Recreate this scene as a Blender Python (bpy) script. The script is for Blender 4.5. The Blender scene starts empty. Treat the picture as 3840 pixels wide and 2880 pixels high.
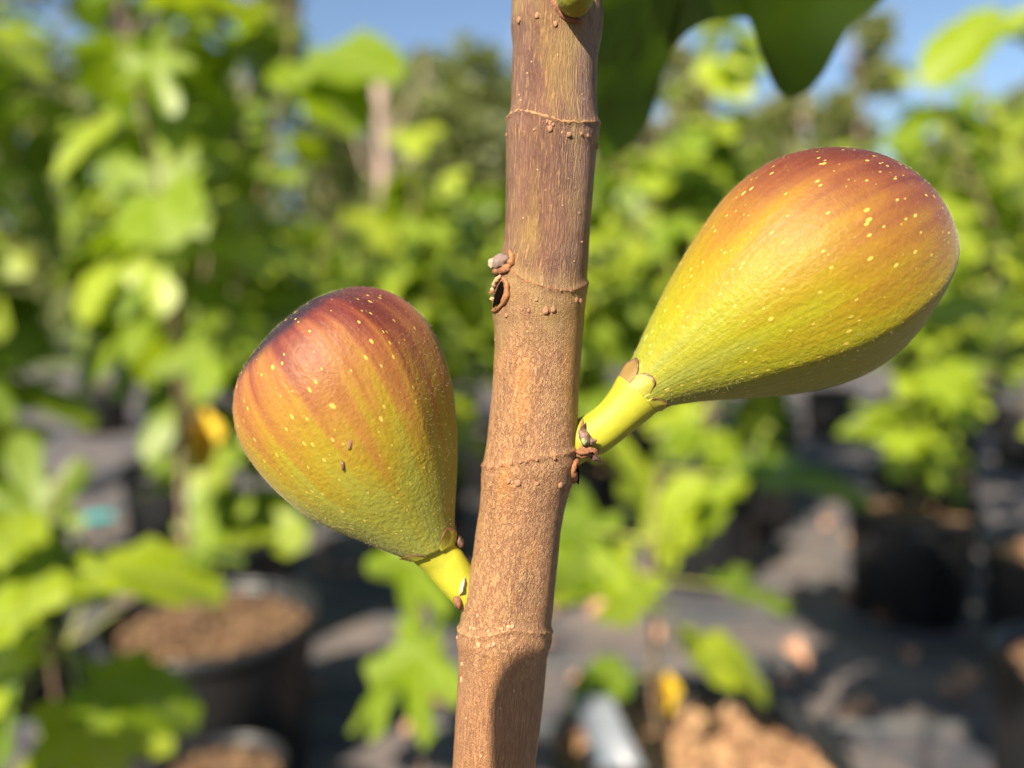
import bpy, bmesh, math, random
import numpy as np
from mathutils import Vector, Matrix, noise
R = math.radians
random.seed(11)
SC = bpy.context.scene
COL = SC.collection
# ------------------------------------------------------------------ camera
CAM_H = 0.95
PITCH = R(6.0)
D0 = 0.130                      # focus distance to the fig stem
FPX = 2885.0                    # focal length in photograph pixels (3840 wide)
cam_d = bpy.data.cameras.new('camera')
cam = bpy.data.objects.new('camera', cam_d)
COL.objects.link(cam)
cam.location = (0, 0, CAM_H)
cam.rotation_euler = (R(90) - PITCH, 0, 0)
cam_d.sensor_width = 36
cam_d.lens = 36 * FPX / 3840
cam_d.clip_start = 0.005
cam_d.clip_end = 1000
cam_d.dof.use_dof = True
cam_d.dof.focus_distance = D0 - 0.008
cam_d.dof.aperture_fstop = 7.0
SC.camera = cam
# ------------------------------------------------------------------ light
SUN = Vector((-0.43, -0.66, 0.615)).normalized()      # towards the sun: behind the camera, left and up
elev = math.asin(SUN.z)
azim = math.atan2(SUN.x, SUN.y)
world = bpy.data.worlds.new('World')
SC.world = world
world.use_nodes = True
wn = world.node_tree
sky = wn.nodes.new('ShaderNodeTexSky')
sky.sky_type = 'NISHITA'
sky.sun_disc = False
sky.sun_elevation = elev
sky.sun_rotation = azim
sky.dust_density = 0.7
sky.ozone_density = 2.0
bgn = wn.nodes['Background']
bgn.inputs['Strength'].default_value = 0.066
wn.links.new(sky.outputs[0], bgn.inputs[0])
sun_d = bpy.data.lights.new('sun', 'SUN')
sun_d.energy = 5.0
sun_d.angle = R(0.53)
sun_d.color = (1.0, 0.88, 0.70)
sun = bpy.data.objects.new('sun', sun_d)
COL.objects.link(sun)
sun.rotation_euler = SUN.to_track_quat('Z', 'Y').to_euler()
sun.location = (-3, -5, 6)
SC.view_settings.view_transform = 'Standard'
SC.view_settings.look = 'None'
SC.view_settings.exposure = 1.3
SC.view_settings.gamma = 1.0
SC.cycles.use_denoising = True
SC.cycles.max_bounces = 8
SC.cycles.transparent_max_bounces = 8
SC.cycles.sample_clamp_indirect = 8

FW = Vector((0, math.cos(PITCH), -math.sin(PITCH)))
UP = Vector((0, math.sin(PITCH), math.cos(PITCH)))
RT = Vector((1, 0, 0))
CPOS = Vector((0, 0, CAM_H))


def P(px, py, d=D0):
    """a place in the world d metres ahead of the lens"""
    return CPOS + FW * d + RT * ((px - 1920) / FPX * d) + UP * ((1440 - py) / FPX * d)


S0 = D0 / FPX                     # metres per photo pixel in the focus plane


def Q(x, y, dz=0.0):
    """plane coordinates (photo pixels at the focus plane) and depth offset in metres"""
    return CPOS + FW * (D0 + dz) + RT * ((x - 1920) * S0) + UP * ((1440 - y) * S0)


# ------------------------------------------------------------------ helpers
def link(name, me, parent=None, mat=None, smooth=True):
    o = bpy.data.objects.new(name, me)
    COL.objects.link(o)
    if mat and not me.materials:
        me.materials.append(mat)
    if smooth:
        me.polygons.foreach_set('use_smooth', [True] * len(me.polygons))
    if parent:
        o.parent = parent
    return o


def mesh(name, v, f):
    me = bpy.data.meshes.new(name)
    me.from_pydata([tuple(p) for p in v], [], f)
    me.update()
    return me


def empty(name, loc, label, cat, group=None):
    o = bpy.data.objects.new(name, None)
    COL.objects.link(o)
    o.location = loc
    o.empty_display_size = 0.02
    tag(o, label, cat, group)
    return o


def tag(o, label=None, cat=None, group=None, kind=None):
    if label: o['label'] = label
    if cat: o['category'] = cat
    if group: o['group'] = group
    if kind: o['kind'] = kind
    return o


def attach(o, root):
    """parent a mesh that was built in world coordinates"""
    o.parent = root
    o.matrix_parent_inverse = Matrix.Translation(-Vector(root.location))
    return o


def ring_mesh(rings, close_start=True, close_end=True):
    n = len(rings[0])
    v = [p for r in rings for p in r]
    f = []
    for i in range(len(rings) - 1):
        for j in range(n):
            k = (j + 1) % n
            f.append((i * n + j, i * n + k, (i + 1) * n + k, (i + 1) * n + j))
    if close_start:
        f.append(tuple(reversed(range(n))))
    if close_end:
        b = (len(rings) - 1) * n
        f.append(tuple(b + j for j in range(n)))
    return v, f


def tube(pts, radii, n=8):
    rings = []
    pts = [Vector(p) for p in pts]
    ref = None
    for i, p in enumerate(pts):
        a = pts[max(i - 1, 0)]
        b = pts[min(i + 1, len(pts) - 1)]
        t = (b - a).normalized()
        if ref is None:
            ref = Vector((1, 0, 0)) if abs(t.x) < 0.8 else Vector((0, 0, 1))
        u = (ref - t * ref.dot(t)).normalized()
        ref = u
        w = t.cross(u)
        r = radii[i] if isinstance(radii, (list, tuple)) else radii
        rings.append([p + (u * math.cos(2 * math.pi * j / n) + w * math.sin(2 * math.pi * j / n)) * r for j in range(n)])
    return ring_mesh(rings)


def interp(xs, ys, x):
    return float(np.interp(x, xs, ys))


# ------------------------------------------------------------------ materials
def mat(name):
    m = bpy.data.materials.new(name)
    m.use_nodes = True
    nt = m.node_tree
    return m, nt, nt.nodes['Principled BSDF']


def nd(nt, typ, **kw):
    n = nt.nodes.new(typ)
    for k, v in kw.items():
        if k.startswith('i_'):
            key = k[2:]
            key = int(key) if key.isdigit() else key.replace('_', ' ')
            n.inputs[key].default_value = v
        else:
            setattr(n, k, v)
    return n


def ramp(nt, fac, stops, interp_mode='LINEAR'):
    r = nt.nodes.new('ShaderNodeValToRGB')
    r.color_ramp.interpolation = interp_mode
    el = r.color_ramp.elements
    while len(el) < len(stops):
        el.new(0.5)
    for e, (p, c) in zip(el, stops):
        e.position = p
        e.color = (*c, 1) if len(c) == 3 else c
    nt.links.new(fac, r.inputs[0])
    return r.outputs[0]


def mixc(nt, fac, a, b, mode='MIX'):
    m = nt.nodes.new('ShaderNodeMix')
    m.data_type = 'RGBA'
    m.blend_type = mode
    for sock, val in ((m.inputs[0], fac), (m.inputs[6], a), (m.inputs[7], b)):
        if hasattr(val, 'links'):
            nt.links.new(val, sock)
        elif isinstance(val, (int, float)):
            sock.default_value = val
        else:
            sock.default_value = (*val, 1)
    return m.outputs[2]


def math_(nt, op, a, b=None, c=None, clamp=False):
    m = nt.nodes.new('ShaderNodeMath')
    m.operation = op
    m.use_clamp = clamp
    for i, val in enumerate((a, b, c)):
        if val is None: continue
        if hasattr(val, 'links'):
            nt.links.new(val, m.inputs[i])
        else:
            m.inputs[i].default_value = val
    return m.outputs[0]


def noise_(nt, vec, scale, detail=4, rough=0.55, dist=0.0):
    n = nd(nt, 'ShaderNodeTexNoise')
    n.inputs['Scale'].default_value = scale
    n.inputs['Detail'].default_value = detail
    n.inputs['Roughness'].default_value = rough
    n.inputs['Distortion'].default_value = dist
    if vec is not None:
        nt.links.new(vec, n.inputs['Vector'])
    return n.outputs['Fac']


def mapping(nt, vec, scale=(1, 1, 1), loc=(0, 0, 0)):
    m = nd(nt, 'ShaderNodeMapping')
    m.inputs['Scale'].default_value = scale
    m.inputs['Location'].default_value = loc
    nt.links.new(vec, m.inputs['Vector'])
    return m.outputs[0]


def bump(nt, bsdf, h, strength, dist):
    b = nd(nt, 'ShaderNodeBump')
    b.inputs['Strength'].default_value = strength
    b.inputs['Distance'].default_value = dist
    nt.links.new(h, b.inputs['Height'])
    nt.links.new(b.outputs[0], bsdf.inputs['Normal'])
    return b


def attr(nt, name):
    return nd(nt, 'ShaderNodeAttribute', attribute_name=name)


def simple(name, col, rough=0.6, var=0.25, scale=40, bstr=0.0, bdist=0.001):
    m, nt, b = mat(name)
    co = nd(nt, 'ShaderNodeTexCoord').outputs['Object']
    f = noise_(nt, co, scale, 5)
    dark = tuple(c * (1 - var) for c in col)
    lite = tuple(min(1, c * (1 + var)) for c in col)
    c = ramp(nt, f, [(0.3, dark), (0.7, lite)])
    nt.links.new(c, b.inputs['Base Color'])
    b.inputs['Roughness'].default_value = rough
    if bstr:
        bump(nt, b, f, bstr, bdist)
    return m


def bark_material():
    m, nt, b = mat('fig_bark')
    a = attr(nt, 'stem_co')                 # (angle * r, height) in photo-pixel units / 1000
    v = a.outputs['Vector']
    along = attr(nt, 'stem_v').outputs['Fac']    # image row / 2880
    wob = noise_(nt, mapping(nt, v, (6, 6, 3)), 1.0, 3)
    big = noise_(nt, mapping(nt, v, (5, 5, 1.8)), 1.3, 4, 0.6)
    mid = noise_(nt, mapping(nt, v, (14, 14, 5), (3, 1, 7)), 1.0, 4, 0.6)
    fine = noise_(nt, mapping(nt, v, (160, 160, 18), (1, 5, 2)), 1.0, 3, 0.65, 0.6)
    worm = noise_(nt, mapping(nt, v, (95, 95, 42), (8, 2, 4)), 1.0, 3, 0.6, 1.4)
    grain = noise_(nt, mapping(nt, v, (420, 420, 190)), 1.0, 2, 0.6)
    # dark skin and tan cracks: young wood above, corky wood below
    young_d = mixc(nt, ramp(nt, mid, [(0.3, (0, 0, 0)), (0.7, (1, 1, 1))]), (0.105, 0.046, 0.034), (0.185, 0.092, 0.056))
    young_g = mixc(nt, ramp(nt, big, [(0.48, (0, 0, 0)), (0.66, (1, 1, 1))]), young_d, (0.25, 0.16, 0.055))
    streak = ramp(nt, fine, [(0.52, (0, 0, 0)), (0.68, (1, 1, 1))])
    young = mixc(nt, math_(nt, 'MULTIPLY', streak, 0.62), young_g, (0.46, 0.28, 0.12))
    old_d = mixc(nt, ramp(nt, mid, [(0.3, (0, 0, 0)), (0.7, (1, 1, 1))]), (0.185, 0.092, 0.05), (0.29, 0.15, 0.08))
    old_d = mixc(nt, ramp(nt, big, [(0.55, (0, 0, 0)), (0.75, (1, 1, 1))]), old_d, (0.40, 0.19, 0.06))
    cell = ramp(nt, worm, [(0.44, (0, 0, 0)), (0.60, (1, 1, 1))])
    old = mixc(nt, math_(nt, 'MULTIPLY', cell, 0.62), old_d, (0.50, 0.32, 0.16))
    t = math_(nt, 'ADD', along, math_(nt, 'MULTIPLY', math_(nt, 'SUBTRACT', wob, 0.5), 0.16))
    f = ramp(nt, t, [(0.36, (0, 0, 0)), (0.47, (1, 1, 1))])
    c = mixc(nt, f, young, old)
    gold = ramp(nt, t, [(0.355, (0, 0, 0)), (0.385, (1, 1, 1)), (0.42, (1, 1, 1)), (0.47, (0, 0, 0))])
    c = mixc(nt, math_(nt, 'MULTIPLY', gold, math_(nt, 'MULTIPLY', ramp(nt, mid, [(0.35, (0, 0, 0)), (0.65, (1, 1, 1))]), 0.6)), c, (0.30, 0.215, 0.08))
    f2 = ramp(nt, t, [(0.82, (0, 0, 0)), (0.90, (1, 1, 1))])
    low = mixc(nt, ramp(nt, fine, [(0.40, (0, 0, 0)), (0.66, (1, 1, 1))]), (0.21, 0.10, 0.052), (0.42, 0.23, 0.115))
    c = mixc(nt, math_(nt, 'MULTIPLY', f2, 0.8), c, low)
    c = mixc(nt, 0.35, c, ramp(nt, grain, [(0.25, (0.55, 0.55, 0.55)), (0.75, (1.25, 1.25, 1.25))]), 'MULTIPLY')
    c = mixc(nt, 1.0, c, (0.97, 0.90, 0.82), 'MULTIPLY')
    nt.links.new(c, b.inputs['Base Color'])
    rr = ramp(nt, grain, [(0.3, (0.30,) * 3), (0.7, (0.55,) * 3)])
    nt.links.new(rr, b.inputs['Roughness'])
    b.inputs['Specular IOR Level'].default_value = 0.45
    h = math_(nt, 'ADD', math_(nt, 'MULTIPLY', mixc(nt, f, fine, worm), 1.0), math_(nt, 'MULTIPLY', grain, 0.45))
    bump(nt, b, h, 0.9, 0.0005)
    return m


def fig_material(name, axis_up, seed, stops, streak_amt, cap=None, tw=1.0, ribs=1.0):
    """skin of a ripening fig; fig_co = (cos a, sin a, t) on the fruit, blush runs along t and to one side"""
    m, nt, b = mat(name)
    a = attr(nt, 'fig_co').outputs['Vector']
    sep = nd(nt, 'ShaderNodeSeparateXYZ')
    nt.links.new(a, sep.inputs[0])
    t = sep.outputs['Z']
    ob = nd(nt, 'ShaderNodeTexCoord').outputs['Object']
    s1 = noise_(nt, mapping(nt, a, (3.2, 3.2, 0.9), (seed, 0, 0)), 1.0, 3, 0.55)
    s2 = noise_(nt, mapping(nt, a, (7, 7, 1.6), (seed * 2, 3, 0)), 1.0, 4, 0.6, 0.5)
    blot = noise_(nt, mapping(nt, ob, (1, 1, 1), (seed, seed, 0)), 120, 4, 0.6)
    side = math_(nt, 'ADD', math_(nt, 'MULTIPLY', sep.outputs['X'], axis_up[0]), math_(nt, 'MULTIPLY', sep.outputs['Y'], axis_up[1]))
    sidew = math_(nt, 'MULTIPLY', side, math_(nt, 'MULTIPLY', t, 1.0))
    k = math_(nt, 'ADD', math_(nt, 'MULTIPLY', t, tw), sidew)
    k = math_(nt, 'ADD', k, math_(nt, 'MULTIPLY', math_(nt, 'SUBTRACT', s1, 0.5), 0.55 * streak_amt))
    k = math_(nt, 'ADD', k, math_(nt, 'MULTIPLY', math_(nt, 'SUBTRACT', s2, 0.5), 0.26 * streak_amt))
    k = math_(nt, 'ADD', k, math_(nt, 'MULTIPLY', math_(nt, 'SUBTRACT', blot, 0.5), 0.16))
    k = math_(nt, 'MULTIPLY', k, 1 / 1.4)
    c = ramp(nt, k, [(p / 1.4, col) for p, col in stops])
    if cap:  # dark band round the tip: shade put into the skin colour
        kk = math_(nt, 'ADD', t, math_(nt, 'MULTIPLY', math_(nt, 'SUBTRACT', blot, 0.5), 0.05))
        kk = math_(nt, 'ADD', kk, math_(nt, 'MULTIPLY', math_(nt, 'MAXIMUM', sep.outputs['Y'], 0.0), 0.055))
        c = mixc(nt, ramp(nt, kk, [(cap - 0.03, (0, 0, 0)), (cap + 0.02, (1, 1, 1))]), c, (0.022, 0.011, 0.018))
    fine = noise_(nt, ob, 900, 3, 0.7)
    c = mixc(nt, 0.35, c, ramp(nt, fine, [(0.3, (0.75, 0.75, 0.75)), (0.7, (1.2, 1.2, 1.2))]), 'MULTIPLY')
    # pale elongated flecks
    dist = mapping(nt, ob, (1, 1, 0.5))
    def flecks(scale, size, loc):
        vo = nd(nt, 'ShaderNodeTexVoronoi')
        vo.inputs['Scale'].default_value = scale
        vo.inputs['Randomness'].default_value = 1.0
        nt.links.new(mapping(nt, dist, (1, 1, 1), loc), vo.inputs['Vector'])
        sepc = nd(nt, 'ShaderNodeSeparateColor')
        nt.links.new(vo.outputs['Color'], sepc.inputs[0])
        thr = math_(nt, 'MULTIPLY', math_(nt, 'POWER', sepc.outputs[0], 2.2), size)
        d = math_(nt, 'SUBTRACT', thr, vo.outputs['Distance'])
        return math_(nt, 'MULTIPLY', d, 25.0, clamp=True)
    fl = math_(nt, 'MAXIMUM', flecks(400, 0.18, (seed, 0, 0)), math_(nt, 'MAXIMUM', flecks(640, 0.21, (0, seed, 0)), flecks(1000, 0.26, (seed, seed, 0))))
    c = mixc(nt, math_(nt, 'MULTIPLY', fl, 0.8), c, (0.54, 0.42, 0.08))
    nt.links.new(c, b.inputs['Base Color'])
    b.inputs['Roughness'].default_value = 0.5
    b.inputs['Specular IOR Level'].default_value = 0.28
    b.inputs['Sheen Weight'].default_value = 0.08
    b.inputs['Sheen Roughness'].default_value = 0.35
    b.inputs['Sheen Tint'].default_value = (1, 0.95, 0.85, 1)
    b.inputs['Subsurface Weight'].default_value = 0.12
    b.inputs['Subsurface Radius'].default_value = (1.0, 0.6, 0.15)
    b.inputs['Subsurface Scale'].default_value = 0.0015
    h = math_(nt, 'ADD', math_(nt, 'MULTIPLY', noise_(nt, ob, 1300, 3, 0.65), 1.3), math_(nt, 'MULTIPLY', noise_(nt, ob, 160, 3), 1.6))
    h = math_(nt, 'ADD', h, math_(nt, 'MULTIPLY', fl, 0.4))
    h = math_(nt, 'ADD', h, math_(nt, 'MULTIPLY', noise_(nt, mapping(nt, a, (6, 6, 1.2)), 1.0, 3, 0.5), 2.2 * ribs))
    h = math_(nt, 'ADD', h, math_(nt, 'MULTIPLY', noise_(nt, mapping(nt, a, (26, 26, 3.0)), 1.0, 2, 0.5), 0.22 * ribs))
    bump(nt, b, h, 0.35, 0.0004)
    return m


def leaf_material(name, c0, c1, c2, trans=0.35):
    m, nt, b = mat(name)
    ob = nd(nt, 'ShaderNodeTexCoord').outputs['Object']
    rnd = nd(nt, 'ShaderNodeObjectInfo').outputs['Random']
    n = noise_(nt, ob, 3.0, 4, 0.6)
    base = ramp(nt, rnd, [(0.0, c0), (0.55, c1), (1.0, c2)])
    c = mixc(nt, 0.6, base, ramp(nt, n, [(0.3, (0.7, 0.75, 0.7)), (0.7, (1.2, 1.15, 1.1))]), 'MULTIPLY')
    ve = attr(nt, 'vein').outputs['Fac']
    c = mixc(nt, math_(nt, 'MULTIPLY', ve, 0.45), c, (0.30, 0.36, 0.10))
    nt.links.new(c, b.inputs['Base Color'])
    b.inputs['Roughness'].default_value = 0.46
    b.inputs['Specular IOR Level'].default_value = 0.45
    tr = nd(nt, 'ShaderNodeBsdfTranslucent')
    tc = mixc(nt, 1.0, c, (1.25, 1.35, 0.5), 'MULTIPLY')
    nt.links.new(tc, tr.inputs[0])
    mx = nd(nt, 'ShaderNodeMixShader')
    mx.inputs[0].default_value = trans
    nt.links.new(b.outputs[0], mx.inputs[1])
    nt.links.new(tr.outputs[0], mx.inputs[2])
    nt.links.new(mx.outputs[0], nt.nodes['Material Output'].inputs[0])
    return m


M = {}
M['bark'] = bark_material()
M['leaf'] = leaf_material('fig_leaf', (0.09, 0.16, 0.003), (0.20, 0.285, 0.004), (0.31, 0.38, 0.014))
M['leaf_far'] = leaf_material('woodland_leaf', (0.17, 0.20, 0.07), (0.21, 0.235, 0.085), (0.26, 0.265, 0.11), 0.4)  # pale and greyed: the haze of distance is put into the leaf colour
M['leaf_dark'] = leaf_material('shaded_fig_leaf', (0.06, 0.13, 0.003), (0.065, 0.135, 0.003), (0.07, 0.14, 0.003), 0.2)  # darker copy of the leaf green, shade of the hanging leaf put into it
M['leaf_yellow'] = simple('yellowed_leaf', (0.60, 0.42, 0.035), 0.6, 0.2, 6)
M['petiole'] = simple('petiole_skin', (0.34, 0.36, 0.07), 0.5, 0.2, 30)
M['twig'] = simple('young_bark', (0.17, 0.115, 0.07), 0.7, 0.3, 60)
M['stalk'] = simple('fig_stalk_skin', (0.33, 0.325, 0.017), 0.6, 0.22, 170, 0.35, 0.0007)
M['cork'] = simple('cork', (0.32, 0.17, 0.075), 0.8, 0.4, 1800, 0.6, 0.0004)
M['wart'] = simple('lenticel_cork', (0.33, 0.17, 0.095), 0.75, 0.3, 1500, 0.5, 0.0003)
M['cork_pale'] = simple('pale_cork', (0.46, 0.29, 0.16), 0.8, 0.3, 1800, 0.5, 0.0003)
M['scar'] = simple('torn_scar', (0.20, 0.085, 0.038), 0.85, 0.5, 1400, 0.6, 0.0006)
M['dark_scar'] = simple('dead_tissue', (0.045, 0.022, 0.015), 0.9, 0.5, 900, 0.6, 0.0006)
M['bud'] = simple('bud_scale', (0.15, 0.085, 0.065), 0.6, 0.45, 900, 0.4, 0.0004)
M['bud_grey'] = simple('grey_bud', (0.24, 0.165, 0.14), 0.5, 0.4, 900, 0.5, 0.0005)
M['orange_scar'] = simple('orange_scar', (0.27, 0.115, 0.042), 0.8, 0.35, 1300, 0.6, 0.0005)
M['hollow'] = simple('hollow_shade', (0.004, 0.003, 0.002), 1.0, 0.4, 900)  # near-black and matt: shade inside the leaf scars, painted on raised patches
M['hollow'].node_tree.nodes['Principled BSDF'].inputs['Specular IOR Level'].default_value = 0.0
M['bud_green'] = simple('green_bud', (0.20, 0.24, 0.10), 0.6, 0.3, 900, 0.4, 0.0003)
M['latex'] = simple('dried_latex', (0.46, 0.34, 0.25), 0.7, 0.25, 1500, 0.5, 0.0003)
M['pot'] = simple('black_pot_plastic', (0.014, 0.015, 0.017), 0.42, 0.3, 25, 0.1, 0.002)
M['trunk_far'] = simple('grey_trunk', (0.30, 0.22, 0.18), 0.9, 0.3, 4, 0.5, 0.05)
M['dry_leaf'] = simple('dry_leaf', (0.42, 0.23, 0.14), 0.8, 0.35, 20)
M['teal'] = simple('teal_plastic', (0.04, 0.30, 0.30), 0.4, 0.15, 12)
M['grey_plastic'] = simple('grey_plastic', (0.16, 0.18, 0.21), 0.3, 0.25, 18)


def chips_material(name, k=1.0):
    m, nt, b = mat(name)
    r = attr(nt, 'chip').outputs['Fac']
    c = ramp(nt, r, [(0.0, (0.13 * k, 0.065 * k, 0.03 * k)), (0.5, (0.28 * k, 0.15 * k, 0.075 * k)), (1.0, (0.48 * k, 0.31 * k, 0.16 * k))])
    nt.links.new(c, b.inputs['Base Color'])
    b.inputs['Roughness'].default_value = 0.85
    return m


M['chips'] = chips_material('bark_chips')
M['mulch'] = chips_material('brown_mulch', 0.5)


def edged(name, base, edge):
    m, nt, b = mat(name)
    e = attr(nt, 'edge').outputs['Fac']
    ob = nd(nt, 'ShaderNodeTexCoord').outputs['Object']
    n = noise_(nt, ob, 1500, 3)
    k = math_(nt, 'ADD', e, math_(nt, 'MULTIPLY', math_(nt, 'SUBTRACT', n, 0.5), 0.25))
    c = ramp(nt, k, [(0.0, base), (0.80, base), (0.93, edge), (1.0, tuple(x * 0.5 for x in edge))])
    nt.links.new(c, b.inputs['Base Color'])
    b.inputs['Roughness'].default_value = 0.55
    bump(nt, b, n, 0.4, 0.0003)
    return m


M['bract'] = edged('bract_skin', (0.31, 0.29, 0.03), (0.20, 0.09, 0.04))
M['bract_brown'] = edged('brown_bract_skin', (0.22, 0.14, 0.04), (0.16, 0.08, 0.05))


def ground_material():
    m, nt, b = mat('weed_mat')
    ob = nd(nt, 'ShaderNodeTexCoord').outputs['Object']
    n1 = noise_(nt, ob, 2.6, 5, 0.6)
    n2 = noise_(nt, ob, 26, 4, 0.7)
    w = nd(nt, 'ShaderNodeTexWave', wave_type='BANDS', bands_direction='Y')
    w.inputs['Scale'].default_value = 1.05
    w.inputs['Distortion'].default_value = 0.25
    nt.links.new(ob, w.inputs['Vector'])
    base = mixc(nt, ramp(nt, n1, [(0.42, (0, 0, 0)), (0.62, (1, 1, 1))]), (0.046, 0.050, 0.064), (0.15, 0.125, 0.115))
    base = mixc(nt, math_(nt, 'MULTIPLY', ramp(nt, n2, [(0.5, (0, 0, 0)), (0.75, (1, 1, 1))]), 0.5), base, (0.30, 0.22, 0.18))
    ln = ramp(nt, w.outputs['Fac'], [(0.985, (0, 0, 0)), (0.998, (1, 1, 1))])
    base = mixc(nt, math_(nt, 'MULTIPLY', ln, 0.5), base, (0.16, 0.22, 0.22))
    nt.links.new(base, b.inputs['Base Color'])
    b.inputs['Roughness'].default_value = 0.75
    bump(nt, b, noise_(nt, ob, 300, 2), 0.3, 0.002)
    return m


# ------------------------------------------------------------------ ground
def sheet(name, x0, x1, y0, y1, z, m):
    me = mesh(name, [(x0, y0, z), (x1, y0, z), (x1, y1, z), (x0, y1, z)], [(0, 1, 2, 3)])
    o = link(name, me, None, m, False)
    o['kind'] = 'structure'
    return o


sheet('ground', -250, 250, -120, 400, 0.0, ground_material())
sheet('lawn', -250, 250, 11, 390, 0.006, simple('lawn_grass', (0.09, 0.12, 0.03), 0.9, 0.4, 1.5))

# ------------------------------------------------------------------ fig leaf meshes
def leaf_mesh(name, seed, lobes=5, droop=0.25, cup=0.12):
    rg = random.Random(seed)
    # lobed outline in polar form around the petiole attachment at the origin, tip along +Y
    if lobes == 5:
        L = [(0, 1.0, 0.30), (52, 0.86, 0.27), (-52, 0.86, 0.27), (112, 0.52, 0.30), (-112, 0.52, 0.30)]
    elif lobes == 3:
        L = [(0, 1.0, 0.42), (58, 0.78, 0.36), (-58, 0.78, 0.36), (115, 0.42, 0.35), (-115, 0.42, 0.35)]
    else:
        L = [(0, 1.0, 0.75), (70, 0.62, 0.6), (-70, 0.62, 0.6), (130, 0.4, 0.4), (-130, 0.4, 0.4)]
    L = [(a + rg.uniform(-5, 5), r * rg.uniform(0.88, 1.08), w) for a, r, w in L]
    n = 44
    rings = 5
    v = [(0, 0, 0)]
    vein = [1.0]
    ph = rg.uniform(0, 6)
    for k in range(1, rings + 1):
        s = k / rings
        for j in range(n):
            a = -180 + 360 * (j + 0.5) / n
            r = 0.36 if abs(a) < 150 else 0.36 * (1 - (abs(a) - 150) / 30 * 0.75)
            ve = 0
            for la, lr, w in L:
                d = R(a - la) / w
                r = max(r, lr * max(0.0, math.cos(min(abs(d), 1.5707))) ** 0.55)
                ve = max(ve, math.exp(-(R(a - la) * (0.4 + s) * 9) ** 2))
            r *= 1 + 0.035 * math.sin(j * 2.9 + ph)
            x = math.sin(R(a)) * r * s
            y = math.cos(R(a)) * r * s + 0.12
            q = math.hypot(x, y)
            z = cup * (abs(x) ** 1.3) - droop * (max(0, y) ** 2) * 0.8 - 0.10 * x * x
            z += 0.05 * s * math.sin(4 * a / 57.3 + ph) + 0.03 * s * s * math.sin(j * 1.7 + ph)
            v.append((x, y, z))
            vein.append(ve)
    v[0] = (0, 0.12, 0)
    f = [(0, 1 + (j + 1) % n, 1 + j) for j in range(n)]
    for k in range(rings - 1):
        for j in range(n):
            a = 1 + k * n + j
            b2 = 1 + k * n + (j + 1) % n
            f.append((a, b2, b2 + n, a + n))
    f = [tuple(reversed(q)) for q in f]
    me = mesh(name, v, f)
    at = me.attributes.new('vein', 'FLOAT', 'POINT')
    at.data.foreach_set('value', vein)
    return me


LEAVES = [leaf_mesh('fig_leaf_blade', s, l, d, c) for s, l, d, c in
          ((1, 5, 0.25, 0.15), (2, 3, 0.45, 0.10), (3, 5, 0.6, 0.2), (4, 3, 0.15, 0.3), (5, 1, 0.35, 0.12), (6, 3, 0.7, 0.05))]
for me in LEAVES:
    me.materials.append(M['leaf'])
    me.polygons.foreach_set('use_smooth', [True] * len(me.polygons))
YELLOW = leaf_mesh('fig_leaf_yellow', 9, 1, 0.5, 1.8)
YELLOW.transform(Matrix.Diagonal((0.5, 1, 1, 1)))
YELLOW.materials.append(M['leaf_yellow'])
YELLOW.polygons.foreach_set('use_smooth', [True] * len(YELLOW.polygons))
_v, _f = tube([(0, 0, 0), (0, 0.5, 0.03), (0, 1, 0)], [1, 0.8, 0.7], 6)
PETI = mesh('petiole', [(x * 1, y, z * 1) for x, y, z in _v], _f)
PETI.materials.append(M['petiole'])
PETI.polygons.foreach_set('use_smooth', [True] * len(PETI.polygons))


def frame(base, d, nrm, sc):
    d = Vector(d).normalized()
    nrm = Vector(nrm)
    nrm = (nrm - d * nrm.dot(d))
    if nrm.length < 1e-4:
        nrm = Vector((0.3, -0.9, 0.3)) - d * Vector((0.3, -0.9, 0.3)).dot(d)
    nrm.normalize()
    x = d.cross(nrm)
    m3 = Matrix((x, d, nrm)).transposed()
    sm = Matrix.Diagonal(Vector(sc)) if not isinstance(sc, (int, float)) else Matrix.Scale(sc, 3)
    return Matrix.Translation(base) @ (m3 @ sm).to_4x4()


def add_leaf(root, start, base, d, nrm, size, me=None, petiole=True, rg=random):
    """a leaf part of a plant: blade plus petiole running from start on the twig to the blade base"""
    o = bpy.data.objects.new('leaf', me or rg.choice(LEAVES))
    COL.objects.link(o)
    inv = Matrix.Translation(-Vector(root.location))
    o.parent = root
    o.matrix_basis = inv @ frame(Vector(base), d, nrm, (size * rg.uniform(0.85, 1.1), size, size))
    if petiole:
        s = Vector(start)
        e = Vector(base) + Vector(d).normalized() * size * 0.10
        if (e - s).length > 0.004:
            p = bpy.data.objects.new('petiole', PETI)
            COL.objects.link(p)
            p.parent = o
            rr = 0.0021 * (size / 0.14) ** 0.5
            p.matrix_parent_inverse = o.matrix_basis.inverted()
            p.matrix_basis = inv @ frame(s, e - s, (0, 0, 1), (rr, (e - s).length, rr))
    return o


def bent(p0, p1, n, amp, rg):
    p0, p1 = Vector(p0), Vector(p1)
    off = Vector((rg.uniform(-1, 1), rg.uniform(-1, 1), 0)) * amp
    return [p0.lerp(p1, i / (n - 1)) + off * math.sin(math.pi * i / (n - 1)) + Vector((rg.uniform(-1, 1), rg.uniform(-1, 1), 0)) * amp * 0.12 for i in range(n)]


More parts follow.
